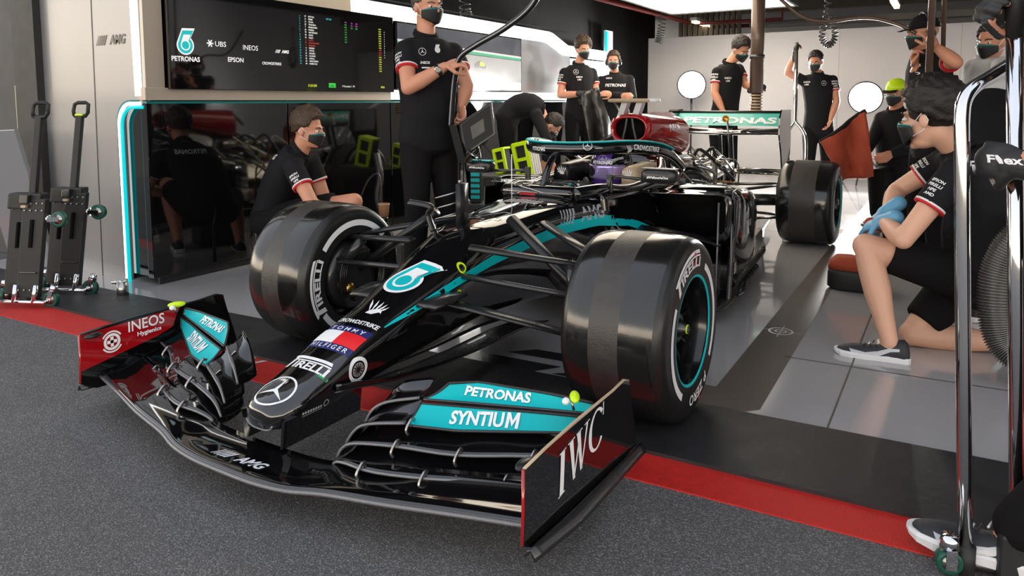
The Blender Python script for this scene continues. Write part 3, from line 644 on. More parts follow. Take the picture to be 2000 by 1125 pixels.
def endplate(s):
    b = MB(); o = [(-1.105, .118), (-1.10, .20), (-1.098, .302), (-1.0, .308), (-.85, .312), (-.60, .312), (-.52, .318), (-.485, .305), (-.47, .25), (-.44, .15), (-.42, .08), (-.6, .07), (-.85, .075), (-1.05, .085)]
    def bow(y): return XE + .02*max(0, (y+.75))**1.
    b.add([(s*(bow(y)+.004), y, z) for y, z in o]+[(s*(bow(y)-.004), y, z) for y, z in o], [tuple(range(14)), tuple(range(27, 13, -1))]+[(i, (i+1) % 14, 14+(i+1) % 14, 14+i) for i in range(14)], 'black_paint', False)
    b.tube([(s*bow(y), y, z) for y, z in o[2:8]], .0045, 'tan_and_reflection' if s > 0 else 'black_satin', seg=6)
    b.add([(s*(XE-.0052), y, z) for y, z in ((-1.103, .165), (-1.097, .30), (-.70, .309), (-.735, .235), (-.80, .215))], [(0, 1, 2, 3, 4)], 'red_paint', False)
    b.tube([(s*(XE-.001), -1.106, .12), (s*(XE-.001), -1.101, .20), (s*(XE-.001), -1.1, .30)], .0045, 'red_paint', seg=6)
    u = (0, s, 0)
    decal(b, b.bvh(), serif_IWC(.112), (s*(XE+.06), -.80, .232), (0, s, .16), (0, 0, 1), 'white_vinyl', .0025, .03, .3)
    ui = (0, -s, 0)   # inner face lettering
    c = -.93
    flat(b, text_fit('INEOS', .15, .042, .01), (s*(XE-.0055), -.845, .283), (0, -s, 0), (0, 0, 1), 'white_vinyl', .002)
    flat(b, text_fit('Hygienics', .10, .022, .025), (s*(XE-.0055), -.835, .243), (0, -s, 0), (0, 0, 1), 'white_vinyl', .002)
    flat(b, join2d(ring2d(.036, .042, 30, 150), ring2d(.036, .042, 210, 330), ring2d(.022, .032), rect2d(.012, .038), rect2d(.038, .012)), (s*(XE-.0055), -.985, .245), (0, -s, 0), (0, 0, 1), 'white_vinyl', .002)
    o_ = b.build('endplate', CAR)
    b = MB(); ysf = [-1.10, -1.02, -.9, -.75, -.6, -.48, -.40]
    def foot(y, v): return V((s*(XE+lerp(0, interp([-1.1, -.9, -.4], [.034, .05, .036], y), v)), y, interp([-1.1, -.8, -.4], [.092, .075, .058], y)+.022*sin(pi*v)-.004*v))
    b.grid(lambda u, v: foot(lerp(-1.10, -.40, u), v), 20, 8, 'carbon'); o2 = b.build('footplate', CAR); o2.modifiers.new('s', 'SOLIDIFY').thickness = .006
    b = MB(); b.ell((s*(XE-.02), -1.06, .292), (.018, .035, .010), 'black_satin'); b.tube([(s*XE, -1.06, .285), (s*(XE-.03), -1.05, .29)], .006, 'black_satin'); b.build('sensor_bulb', CAR)
for s in (1, -1): endplate(s)

# --- wheels
FW, RW = .382, .42; FX, RX = 1-FW/2, 1-RW/2
PROF = [(-.5, .60), (-.497, .70), (-.5, .80), (-.495, .87), (-.475, .925), (-.44, .962), (-.38, .985), (-.28, .997), (0, 1.), (.28, .997), (.38, .985), (.44, .962), (.475, .925), (.495, .87), (.5, .80), (.497, .70), (.5, .60)]
def tyre_mb(xc, yc, w, sg, front):
    R_ = .335; b = MB(); ax = (1, 0, 0)
    pr_ = [(u*w, R_*q) for u, q in PROF]
    fine_ = []
    for (a, c), (d, e) in zip(pr_[:-1], pr_[1:]): fine_ += [(lerp(a, d, k/3), lerp(c, e, k/3)) for k in range(3)]
    fine_.append(pr_[-1])
    side1 = [p for p in fine_ if p[0] < -.43*w]; tread = [p for p in fine_ if -.46*w <= p[0] <= .46*w]; side2 = [p for p in fine_ if p[0] > .43*w]
    bands = [([p for p in fine_ if p[0] <= -.40*w], 'rubber_side')]
    c0, c1 = ((-.18, .10) if front else (-.2, .22)); c0 *= 1; 
    if not front: pass
    tb = [(x*w, R_*interp([p[0] for p in PROF[4:13]], [p[1] for p in PROF[4:13]], x)) for x in (-.40, -.36, -.30, -.25, -.18, -.1, 0, .06, .10, .2, .3, .36, .40)]
    for lo, hi, m in ((-.41, c0 if front else c0, 'rubber'), (c0, c1, 'rubber_scuffed'), (c1, .41, 'rubber')):
        bands.append(([p for p in tb if lo*w-1e-6 <= p[0] <= hi*w+1e-6], m))
    bands.append(([p for p in fine_ if p[0] >= .40*w], 'rubber_side'))
    # stitch the bands so neighbouring rings meet
    fixed = []
    for i, (pl, m) in enumerate(bands):
        if i and fixed[-1][0][-1] != pl[0]: pl = [fixed[-1][0][-1]]+pl
        fixed.append((pl, m))
    for pl, m in fixed: b.lathe(pl, (xc, yc, R_), ax, m, 96)
    # bead into the rim
    for sd in (-1, 1): b.lathe([(sd*.5*w, R_*.60), (sd*.485*w, R_*.585), (sd*.44*w, R_*.56)], (xc, yc, R_), ax, 'rubber_side', 72)
    # printed marks on the sidewalls
    sxp = [p[1]*R_ for p in PROF[10:]][::-1]; sxx = [p[0]*w for p in PROF[10:]][::-1]
    def sw(sd, th, r, e=.0016):
        x = interp(sxp, sxx, r)+e; return V((xc+sd*x, yc+r*cos(th), R_+r*sin(th)))
    def arc(sd, r0, r1, a0, a1, m):
        n = 40; b.add([sw(sd, RAD(lerp(a0, a1, i/n)), r) for i in range(n+1) for r in (r0, (r0+r1)/2, r1)], [f for i in range(n) for f in ((3*i, 3*i+1, 3*i+4, 3*i+3), (3*i+1, 3*i+2, 3*i+5, 3*i+4))], m)
    def word(sd, m2, rc, ac, m):
        m2 = fine(m2, .02); vs = []
        for x, y in m2[0]:
            th = RAD(ac)-(x/rc)*sd; vs.append(sw(sd, th, rc+y, .0022))
        b.add(vs, m2[1], m)
    OUT = {1: (108, 148, 238, 283, 318, 60), -1: (180, 205, 262, 315, 25, 135)}
    for sd in (1, -1):
        key = 1 if (sd > 0 and sg > 0) else -1
        if sg < 0 and sd < 0: key = 1
        if not front and sd*sg < 0: continue
        a = OUT[key]
        if key == 1:
            word(sd, pirelli2d(.27, .062), .258, a[0], 'white_vinyl'); arc(sd, .226, .250, a[1], a[2], 'white_vinyl'); word(sd, text_fit('P ZERO', .20, .036, .02, .15), .25, a[3], 'white_vinyl'); arc(sd, .226, .250, -38, 62, 'white_vinyl')
            word(sd, text_fit('2', .028, .05, .02, .2), .262, 92, 'red_vinyl'); word(sd, text_fit('7', .022, .05, .02, .2), .262, 285, 'red_vinyl')
        else:
            word(sd, pirelli2d(.27, .062), .258, 183, 'white_vinyl'); arc(sd, .236, .264, 40, 143, 'white_vinyl'); arc(sd, .236, .264, 214, 262, 'white_vinyl'); word(sd, text_fit('P ZERO', .2, .036, .02, .15), .25, 305, 'white_vinyl')
    return b
def wheel(xc, yc, w, sg, front):
    ty = tyre_mb(xc, yc, w, sg, front).build('front_tyre' if front else 'rear_tyre', CAR)
    R_ = .335; c = (xc, yc, R_); h = w/2*sg
    b = MB()
    b.lathe([(h*.93, .205), (h*.98, .203), (h*.985, .196), (h*.93, .190), (h*.8, .182), (h*.3, .175), (-h*.6, .18), (-h*.95, .192), (-h*.97, .203), (-h*.9, .206)], c, (1, 0, 0), 'rim_paint', 72)
    b.lathe([(h*.99, .199), (h*.995, .194), (h*.97, .189)], c, (1, 0, 0), 'teal_paint', 72); b.lathe([(h*.975, .2035), (h*.992, .2035), (h*.992, .199)], c, (1, 0, 0), 'rim_paint', 72)
    for k in range(10):
        a = 2*pi*k/10+.15; d = V((0, cos(a), sin(a)))
        for da in (-.09, .09):
            d2 = V((0, cos(a+da), sin(a+da))); b.tube([V(c)+V((h*.62, 0, 0))+d*.045, V(c)+V((h*.52, 0, 0))+d2*.10, V(c)+V((h*.55, 0, 0))+d2*.178], [.009, .007, .009], 'rim_paint', seg=6)
    b.lathe([(h*.45, .03), (h*.70, .034), (h*.72, .05), (h*.6, .06), (h*.5, .06)], c, (1, 0, 0), 'rim_paint', 32)
    r = b.build('rim', ty)
    n = MB(); n.lathe([(h*.70, .001), (h*.90, .006), (h*.90, .013), (h*.84, .018), (h*.74, .03), (h*.66, .03)], c, (1, 0, 0), 'dark_steel', 24)
    n.lathe([(h*.86, .0165), (h*.885, .0165), (h*.885, .012)], c, (1, 0, 0), 'lime_paint', 24); n.build('wheel_nut', ty)
    d = MB(); d.lathe([(h*.12, .06), (h*.12, .155), (h*.25, .155), (h*.25, .06)], c, (1, 0, 0), 'carbon_disc', 48); d.build('brake_disc', ty)
    if front:
        b = MB(); hs = -sg
        b.lathe([(-h*.45, .16), (-h*.8, .165), (-h*.95, .15), (-h*.97, .06), (-h*.9, .05)], c, (1, 0, 0), 'carbon', 48)
        b.box((xc-h*1.02, yc-.05, R_+.02), (.05, .10, .19), 'carbon', rotx(.2), .01)
        for k in range(4): b.tube(bez([(xc-h*1.13, yc-.10+.012*k, R_+.11), (xc-h*1.2, yc-.14+.012*k, R_+.03), (xc-h*1.16, yc-.12+.012*k, R_-.07), (xc-h*1.05, yc-.06, R_-.1)], 4), .005, 'black_satin', seg=6)
        b.box((xc-h*1.0, yc+.02, R_), (.06, .10, .24), 'dark_steel', bev=.012); b.ell((xc-h*1.12, yc-.08, R_-.04), (.03, .03, .03), 'brass'); b.tube([(xc-h*1.2, yc-.10, R_+.10), (xc-h*1.5, yc-.04, R_+.2)], [.028, .02], 'carbon')
        b.build('brake_duct', ty)
    else:
        b = MB(); b.lathe([(-h*.5, .15), (-h*.95, .16), (-h*.99, .05)], c, (1, 0, 0), 'carbon', 40); b.box((xc-h*1.05, yc-.02, R_), (.05, .16, .30), 'carbon', bev=.01); b.build('brake_duct', ty)
for s in (1, -1): wheel(s*FX, 0, FW, s, True); wheel(s*RX, 3.726, RW, s, False)
# --- suspension
def arm(a, c, wd=.030, fl=.38, m='black_satin'): return MB().tube([a, V(a).lerp(V(c), .5), c], [wd*1.1, wd, wd*.9], m, seg=12, flat=fl, up=(0, 0, 1))
for nm, a, c, wd, fl, m in (('upper_wishbone', (.15, -.165, .575), (.67, .0, .515), .025, .5, 'black_satin'), ('upper_wishbone', (.215, .32, .605), (.67, .03, .515), .025, .55, 'carbon'), ('push_rod', (.195, .07, .66), (.66, -.01, .33), .026, .8, 'black_satin'),
                            ('lower_wishbone', (.10, -.36, .415), (.66, -.02, .235), .040, .28, 'carbon'), ('lower_wishbone', (.17, .45, .36), (.66, .03, .235), .034, .35, 'carbon'), ('track_rod', (.13, -.21, .47), (.66, -.10, .42), .014, .8, 'carbon')):
    both(lambda: arm(a, c, wd, fl, m), nm)
both(lambda: MB().loft([[V((x, y, z)) for y, z in ((-.47, .408), (-.455, .420), (-.36, .432), (-.27, .425), (-.26, .412), (-.36, .404))] for x in (.06, .16, .205)], 'carbon'), 'wishbone_fairing')
for nm, a, c in (('rear_wishbone', (.12, 3.2, .42), (.62, 3.7, .47)), ('rear_wishbone', (.12, 3.75, .44), (.62, 3.74, .47)), ('rear_wishbone', (.12, 3.15, .22), (.62, 3.68, .2)), ('rear_wishbone', (.1, 3.8, .22), (.62, 3.76, .2)), ('drive_shaft', (.1, 3.726, .31), (.6, 3.726, .335))):
    both(lambda: arm(a, c, .03 if nm[0] == 'r' else .05, .4 if nm[0] == 'r' else 1., 'carbon'), nm)
# --- nose-top bits
b = MB(); b.loft([[V((-.03+dx, .02+dy+.0*z, z)) for dx, dy in ((-.012, 0), (0, -.03), (.012, 0), (.010, .05), (-.010, .05))] for z in (.60, .70, .80)], 'black_satin'); b.tube([(-.03, .02, .80), (-.03, .02, .815)], .006, 'steel'); b.build('pitot_mast', CAR)
TU([(-.02, .43, .655), (-.02, .43, .90)], .0022, 'white_vinyl', seg=6).build('antenna', CAR, label='thin white rod antenna')
b = MB(); b.tube(bez([(-.14, -.02, .59), (-.17, -.02, .66), (-.15, -.03, .70), (-.25, -.05, .715)], 5), [.018]*16, 'carbon', seg=8, flat=.5); b.build('winglet', CAR)
for k in range(4): TU([(-.04, .03, .63+.045*k), (-.13, -.02, .60+.045*k)], .004, 'steel', seg=6).build('sensor_tine', CAR)
# --- cockpit rim, headrest, screen, wheel
b = MB(); rim = [(.19, .66, .695), (.25, .85, .70), (.285, 1.1, .675), (.295, 1.35, .69), (.285, 1.6, .73), (.22, 1.78, .78)]
pth = bez(rim, 6); pth = pth+[V((-p.x, p.y, p.z)) for p in reversed(pth)]
b.tube(pth+[pth[0]], .036, 'black_paint', seg=12, flat=1.); b.build('cockpit_rim', CAR)
def cock():
    b = MB(); b.grid(lambda u, v: V((lerp(.275, .31-.0*v, v)+.06*min(1, u*2.5), lerp(.80, 1.75, u), lerp(.69+.05*u*u, .42, v))), 16, 8, 'black_paint')
    tt = b.bvh(); return b
for o in both(cock, 'cockpit_side'): o.modifiers.new('s', 'SOLIDIFY').thickness = .02
def head():
    b = MB(); b.loft([sring(y, .80-.10*abs(y-1.5), .04, .66, .045, 3, 20, cx=.215) for y in (1.30, 1.36, 1.55, 1.68)], 'tan_and_reflection'); decal(b, b.bvh(), falcon2d(.06), (.2, 1.2, .75), (1, 0, 0), (0, 0, 1), 'white_vinyl', .002); return b
head().build('headrest', CAR, label='padded headrest on the near side with a painted tan reflection')  # near pad's tan is reflected light put into its colour
hb_ = head().flip_x(); hb_.mats = ['black_satin' if m == 'tan_and_reflection' else m for m in hb_.mats]; hb_.build('headrest', CAR, label='black padded headrest on the far side')
b = MB(); b.grid(lambda u, v: V((lerp(-.19, .19, u), .74-.10*sin(pi*u)+.06*v, .685+.06*v*sin(pi*u)**.6)), 20, 4, 'carbon'); o = b.build('wind_deflector', CAR); o.modifiers.new('s', 'SOLIDIFY').thickness = .004
b = MB(); b.box((-.02, 1.02, .665), (.26, .03, .11), 'black_satin', rotx(-.35), .012); b.tube([(-.15, 1.0, .62), (-.155, 1.0, .70), (-.12, 1.02, .735)], .014, 'dull_rubber'); b.tube([(.11, 1.0, .62), (.115, 1.0, .70), (.08, 1.02, .735)], .014, 'dull_rubber')
for i, m in enumerate(('red_vinyl', 'lime_paint', 'teal_paint', 'white_vinyl')): b.ell((-.10+.05*i, 1.0, .70), (.009, .006, .009), m)
b.build('steering_wheel', CAR)
b = MB(); random.seed(3)
for i in range(16): b.tube(bez([(random.uniform(-.2, .05), random.uniform(.55, .95), .69), (random.uniform(-.2, .1), random.uniform(.6, .95), .69+random.uniform(.01, .05)), (random.uniform(-.2, .1), random.uniform(.6, 1), .685)], 4), .004, random.choice(['steel', 'black_satin', 'dark_steel']), seg=5)
b.box((-.05, .64, .69), (.09, .03, .015), 'red_paint'); b.build('cockpit_wiring', CAR)
# --- halo
b = MB(); ring = bez([(.345, 1.82, .745), (.345, 1.60, .835), (.33, 1.35, .885), (.285, 1.10, .905), (.19, .93, .905), (.08, .865, .902), (0, .855, .902)], 6)
full = ring+[V((-p.x, p.y, p.z)) for p in reversed(ring[:-1])]
b.tube(full, .030, 'black_paint', seg=14, flat=1.15)
pil = bez([(0, .86, .895), (0, .80, .86), (0, .735, .78), (0, .69, .68)], 6); b.loft([[p+V((cos(a)*.017, sin(a)*.034, sin(a)*.012)) for a in [2*pi*k/14 for k in range(14)]] for p in pil], 'black_paint')
th_ = b.bvh(); decal(b, th_, rot2d(text_fit('CROWDSTRIKE', .27, .028, .03), -6), (.36, 1.24, .893), (.30, 1, 0), (0, 0, 1), 'white_vinyl', .0015, .02, .2); decal(b, th_, rot2d(falcon2d(.04), -5), (.33, 1.07, .898), (.42, 1, 0), (0, 0, 1), 'white_vinyl', .0015, .02, .2)
decal(b, th_, star2d(.024), (.17, .86, .93), (1, .5, 0), (-.2, .4, 1), 'white_vinyl', .0015, .02, .2); decal(b, th_, text_fit('PETRONAS', .1, .02, .02), (-.12, .8, .90), (1, -.3, 0), (0, 0, 1), 'white_vinyl', .0015, .02, .2)
h = b.build('halo', CAR)
b = MB(); b.tube([p+V((p.x*.06, -.012 if p.y < 1 else 0, .034)) for p in full[6:-6]], .016, 'teal_paint', seg=8, flat=.35); b.build('halo_fairing', h, label='teal strip along the halo')
# --- mirrors
def mirror(s):
    b = MB(); y, x, z = (.82, .57, .790) if s > 0 else (.98, .57, .775)
    b.loft([sring(yy, z+.034*k, .090*k, z-.034*k, .086*k, 4, 28, cx=x) for yy, k in ((y-.035, .8), (y-.03, .93), (y-.015, 1.), (y+.02, 1.), (y+.035, .93))], 'black_satin')
    if s < 0: b = b.flip_x()
    flat(b, text_fit('#WeRaceAsOne', .105, .013, .03), (s*x, y-.0352, z-.004), (1, 0, 0), (0, 0, 1), 'white_vinyl')
    o = b.build('mirror', CAR)
    b = MB(); b.tube([(s*.49, y, z-.02), (s*.30, y+.06, z-.015), (s*.285, y+.06, .69)], .008, 'carbon', seg=8); b.box((s*.285, y+.06, .735), (.03, .012, .09), 'carbon'); b.build('mirror_stalk', o)
    b = MB(); b.box((s*x, y, z+.036), (.17, .055, .006), 'teal_paint' if s < 0 else 'dark_steel', bev=.002); b.build('mirror_cap', o)
mirror(1); mirror(-1)
# --- side pods, boards, floor
def pod_():
    b = MB(); ss = [(1.40, .66, .20, .40, .20, .55), (1.44, .68, .225, .36, .215, .56), (1.6, .675, .235, .26, .22, .56), (1.85, .655, .23, .16, .21, .55), (2.1, .61, .215, .12, .20, .53), (2.3, .55, .19, .10, .18, .50)]
    b.loft([sring(y, zt, wt, zb, wb, 4.5, 36, cx=cx) for y, zt, wt, zb, wb, cx in ss], 'black_paint')
    b.loft([sring(1.395, .655, .185, .41, .185, 4.5, 36, cx=.55), sring(1.43, .64, .17, .42, .17, 4.5, 36, cx=.55)], 'dark_gap')
    decal(b, b.bvh(), text_fit('UBS', .1, .04, .02), (.9, 1.75, .45), (0, 1, 0), (0, 0, 1), 'silver_vinyl'); return b
both(pod_, 'sidepod')
def vane(x, y0, y1, z0, z1, dx):
    b = MB(); b.loft([[V((x+dx*(1-t)+e*.004, lerp(y0, y1, t)+.05*(zz-z0), zz)) for e, t in ((1, 0), (1, .5), (1, 1), (-1, 1), (-1, .5), (-1, 0))] for zz in [lerp(z0, z1, k/6) for k in range(7)]], 'black_paint', smooth=False)
    b.tube([(x+dx, y0+.05*(zz-z0), zz) for zz in (z0, z1)], .005, 'carbon_edge', seg=6); return b
for x, y0, y1, z0, z1, dx in ((.33, .75, 1.15, .07, .40, .05), (.43, .9, 1.2, .07, .42, .06), (.53, 1.0, 1.3, .07, .44, .06), (.70, 1.24, 1.42, .05, .62, .03), (.74, 1.40, 1.55, .05, .66, .02), (.72, 1.57, 1.68, .05, .64, .0)):
    both(lambda: vane(x, y0, y1, z0, z1, dx), 'turning_vane')
both(lambda: wing([(.36, 1.0, .475, .13, 8), (.5, 1.03, .47, .12, 6), (.64, 1.10, .455, .11, 0), (.74, 1.2, .41, .10, -8)], 'black_satin', None, .18), 'bargeboard_wing')
both(lambda: wing([(.33, 1.2, .655, .14, 4), (.6, 1.22, .66, .13, 4), (.74, 1.30, .655, .13, 0)], 'black_paint', None, .12), 'sidepod_wing')
both(lambda: TU(bez([(.72, 1.42, .655), (.765, 1.46, .63), (.77, 1.46, .5), (.755, 1.44, .3), (.76, 1.38, .07)], 6), .016, 'carbon', seg=8), 'sidepod_wing_strut')
def floor_():
    b = MB(); e = [(1.02, .60), (1.15, .79), (1.4, .79), (1.7, .735), (2.2, .70), (2.8, .655), (3.35, .52), (3.6, .47), (4.2, .40)]
    b.grid(lambda u, v: V((lerp(.02, interp([p[0] for p in e], [p[1] for p in e], lerp(1.02, 4.2, u)), v), lerp(1.02, 4.2, u), .062+.012*u+(.012 if v > .95 else 0))), 40, 8, 'carbon'); return b
for o in both(floor_, 'floor_panel'): o.modifiers.new('s', 'SOLIDIFY').thickness = .012
def links():
    b = MB()
    for i in range(11):
        y = 1.50+.06*i; x = interp([1.4, 1.7, 2.2], [.80, .745, .71], y); b.tube(bez([(x, y, .08), (x+.03, y+.015, .10), (x+.02, y+.05, .12), (x-.005, y+.045, .09), (x, y, .08)], 4), .007, 'carbon' if i % 2 else 'dark_steel', seg=6)
    return b
both(links, 'floor_edge_fin')
# --- red roll hoop cover with its air intake
b = MB(); cs = [(1.815, .972, .120, .080), (1.83, .975, .130, .092), (1.9, .975, .137, .097), (2.1, .955, .145, .110), (2.35, .93, .15, .125), (2.6, .90, .145, .14)]
def orng(y, cz, a, h, e=2.6, n=36): return [V((a*abs(cos(t))**(2/e)*(1 if cos(t) > 0 else -1), y, cz+h*abs(sin(t))**(2/e)*(1 if sin(t) > 0 else -1))) for t in [2*pi*k/n for k in range(n)]]
b.loft([orng(*c) for c in cs], 'red_paint', caps=False)
b.loft([orng(1.815, .972, .120, .080), orng(1.812, .972, .112, .072), orng(1.86, .972, .105, .068), orng(2.0, .965, .09, .06)], 'red_paint', caps=False); b.loft([orng(1.86, .972, .1045, .0675), orng(2.05, .965, .08, .05)], 'dark_gap')
for x in (-.035, .035): b.loft([[V((x*k+dx, y, z)) for dx, y in ((-.006, 1.83), (.006, 1.83), (.006, 1.95), (-.006, 1.95))] for z, k in ((.905, 1.3), (.975, .8), (1.04, .5))], 'carbon', smooth=False)
b.loft([[V((x, y, z)) for x in (-.012, .012)]+[V((x, y, z-.10)) for x in (.02, -.02)] for y, z in ((2.0, 1.062), (2.3, 1.075), (2.6, 1.07), (2.68, 1.05))], 'red_paint', smooth=False)
b.tube([(0, 2.66, 1.04), (0, 2.74, .97), (0, 2.80, .9)], [.03, .05, .03], 'white_vinyl', seg=8, flat=.3)
decal(b, b.bvh(), rot2d(text_fit('INEOS', .2, .05, .01), 0), (.5, 2.28, .97), (0, 1, 0), (0, 0, 1), 'silver_vinyl')
ic = b.build('roll_hoop_cover', CAR, label='red intake cover')
b = MB(); b.loft([sring(y, 1.165, .14, 1.140, .14, 6, 24) for y in (1.81, 1.83, 1.93)], 'tan_and_reflection'); b.loft([[V((.14+.045*k, y, z)) for y, z in ((1.81+.05*k, 1.14), (1.81+.05*k, 1.165), (1.93-.05*k, 1.165), (1.93-.05*k, 1.14))] for k in (0, 1)], 'white_vinyl'); b.build('camera_pod', CAR)
b = MB()
for x in (-.07, .03): b.loft([[V((x+.35*(z-1.05)+dx, y, z)) for dx, y in ((-.02, 1.84), (.02, 1.84), (.02, 1.90), (-.02, 1.90))] for z in (1.05, 1.145)], 'silver_vinyl', smooth=False)
b.tube([(-.12, 1.87, 1.14), (-.06, 1.87, 1.05)], .006, 'steel'); b.build('camera_mount', CAR)
# --- uncovered engine bay: block, plenum, ducts, looms, foil
b = MB()
b.box((0, 2.55, .42), (.46, .55, .44), 'dark_steel', bev=.03); b.box((0, 2.50, .70), (.26, .50, .16), 'black_satin', bev=.05); b.loft([sring(y, zt, w_, .18, w_, 4, 24) for y, zt, w_ in ((2.8, .56, .2), (3.2, .48, .15), (3.7, .44, .11), (4.2, .40, .07))], 'dark_steel')
b.build('engine_block', CAR)
def eng():
    b = MB(); random.seed(11)
    for i in range(4): b.tube(bez([(.2, 2.32+.12*i, .54), (.30, 2.34+.12*i, .50), (.33, 2.5+.1*i, .42), (.25, 2.95, .44), (.10, 3.25, .52)], 6), .022, 'steel', seg=10)
    b.tube(bez([(.10, 2.45, .70), (.16, 2.6, .70), (.18, 2.8, .62), (.14, 3.0, .54)], 6), .045, 'foil', seg=12)
    for i in range(14):
        y = random.uniform(2.15, 3.0); b.tube(bez([(random.uniform(.05, .25), y, random.uniform(.6, .8)), (random.uniform(.15, .35), y+.1, random.uniform(.55, .8)), (random.uniform(.2, .4), y+.3, random.uniform(.4, .6))], 5), random.choice([.006, .009, .013]), random.choice(['chrome', 'steel', 'black_satin', 'foil', 'brass', 'chrome']), seg=8)
    for i in range(14): b.ell((random.uniform(.1, .34), random.uniform(2.2, 3.1), random.uniform(.48, .74)), (.03, .03, .02), random.choice(['chrome', 'foil', 'dark_steel']))
    return b
both(eng, 'engine_pipework')
b = MB().loft([sring(y, zt, wt, .56, wb, 3.2, 32) for y, zt, wt, wb in ((1.74, .80, .20, .36), (1.80, .88, .19, .36), (2.0, .90, .17, .32), (2.25, .86, .15, .25), (2.40, .80, .12, .18))], 'black_paint'); tt = b.bvh(); decal(b, tt, text_fit('AMD', .11, .035, .01), (.6, 1.95, .68), (0, 1, 0), (0, 0, 1), 'silver_vinyl'); decal(b, tt, ring2d(.040, .046, ex=1.6), (.6, 2.15, .69), (0, 1, 0), (0, 0, 1), 'red_vinyl'); b.build('engine_cowl', CAR)
def foil_():
    b = MB(); b.grid(lambda u, v: V((lerp(.22, .47-.12*u, v)+.012*noise.noise(V((u*9, v*7, 1))), lerp(2.2, 3.15, u), .60-.12*u-.20*v*v+.02*noise.noise(V((u*8, v*8, 3))))), 22, 12, 'foil'); return b
both(foil_, 'heat_shield')
def rad(): return MB().box((.50, 2.28, .32), (.25, .10, .38), 'dark_steel', rotz(-.25), .008).box((.53, 2.5, .20), (.28, .4, .14), 'foil', rotz(.1), .03)
both(rad, 'radiator')
TU(bez([(.02, 3.0, .46), (.02, 3.5, .52), (.02, 4.15, .56)], 6), .055, 'steel', seg=16).build('exhaust_pipe', CAR)
# --- rear wing
b = wing([(-.49, 4.02, .865, .26, 8), (0, 4.0, .855, .27, 8), (.49, 4.02, .865, .26, 8)], 'black_paint', None, .14); b.build('rear_mainplane', CAR)
mk('teal_pale', '4FB7AE', .3, 0, .4)
b = MB(); b.grid(lambda u, v: V((lerp(-.49, .49, u), 4.17+.10*v+.02*v*v, .925+.115*v)), 10, 6, 'teal_pale'); b.grid(lambda u, v: V((lerp(-.49, .49, u), 4.19+.11*v+.02*v*v, .925+.115*v)), 10, 6, 'black_paint')
b.tube([(-.49, 4.295, 1.045), (.49, 4.295, 1.045)], .014, 'black_satin', seg=8); decal(b, b.bvh(), text_fit('PETRONAS', .84, .078, .04), (.0, 4.2, .985), (1, 0, 0), (0, .7, .7), 'white_vinyl', .003, .06, .3); b.build('rear_flap', CAR)
both(lambda: MB().poly([(.492, y, z) for y, z in ((3.92, .86), (3.93, 1.0), (4.0, 1.07), (4.40, 1.07), (4.42, .80), (4.38, .45), (4.30, .28), (4.12, .28), (4.10, .5), (4.02, .7))], (.012, 0, 0), 'black_paint'), 'rear_endplate')
both(lambda: MB().tube(bez([(.05, 4.22, .4), (.05, 4.16, .62), (.05, 4.1, .86)], 5), .016, 'carbon', seg=8, flat=2.4), 'wing_pylon')
b = wing([(-.49, 4.1, .50, .15, 15), (.49, 4.1, .50, .15, 15)], 'black_paint', None, .12); b.build('beam_wing', CAR)
b = MB(); b.box((0, 4.33, .36), (.10, .06, .09), 'red_paint', bev=.01); b.lathe([(0, .001), (0, .025), (.03, .03)], (0, 4.13, .99), (0, -1, 0), 'brass', 20); b.tube([(0, 4.36, .38), (0, 4.15, .99)], .01, 'steel'); b.build('wing_actuator', CAR)
# ------------------------------------------------------------------ people
mk('skin', 'C98F74', .5, bump=.08, bscale=120, cvar=.06, spec=.4)
mk('skin_pale', 'D6A68C', .5, bump=.08, bscale=120, cvar=.06, spec=.4)
mk('shirt_black', (.012, .012, .0145), .85, spec=.15, bump=.25, bscale=35, sheen=0.)
mk('trouser_black', (.0085, .008, .0085), .88, spec=.12, bump=.25, bscale=30, sheen=0.)
mk('shirt_white', (.66, .66, .67), .8, bump=.25, bscale=35)
mk('hair_brown', (.055, .032, .018), .6, bump=.8, bscale=140, cvar=.4, vscale=60)
mk('hair_dark', (.014, .010, .008), .55, bump=.8, bscale=140, cvar=.4, vscale=60)
mk('hair_grey', (.10, .085, .075), .6, bump=.8, bscale=140, cvar=.4, vscale=60)
mk('eye_white', (.7, .68, .66), .2)
mk('eye_dark', (.02, .014, .01), .15)
mk('mask_black', (.012, .012, .013), .6)
mk('glove_black', (.022, .022, .024), .6, bump=.3, bscale=80)
mk('glove_blue', '5F9FC4', .45, bump=.2, bscale=40)
mk('shoe_black', (.018, .02, .026), .6, bump=.3, bscale=150)
mk('shoe_sole', (.72, .72, .74), .5)
mk('print_white', (.78, .78, .80), .6)
mk('print_red', 'C81E28', .6)
mk('shoe_teal', '1BB5A5', .5)

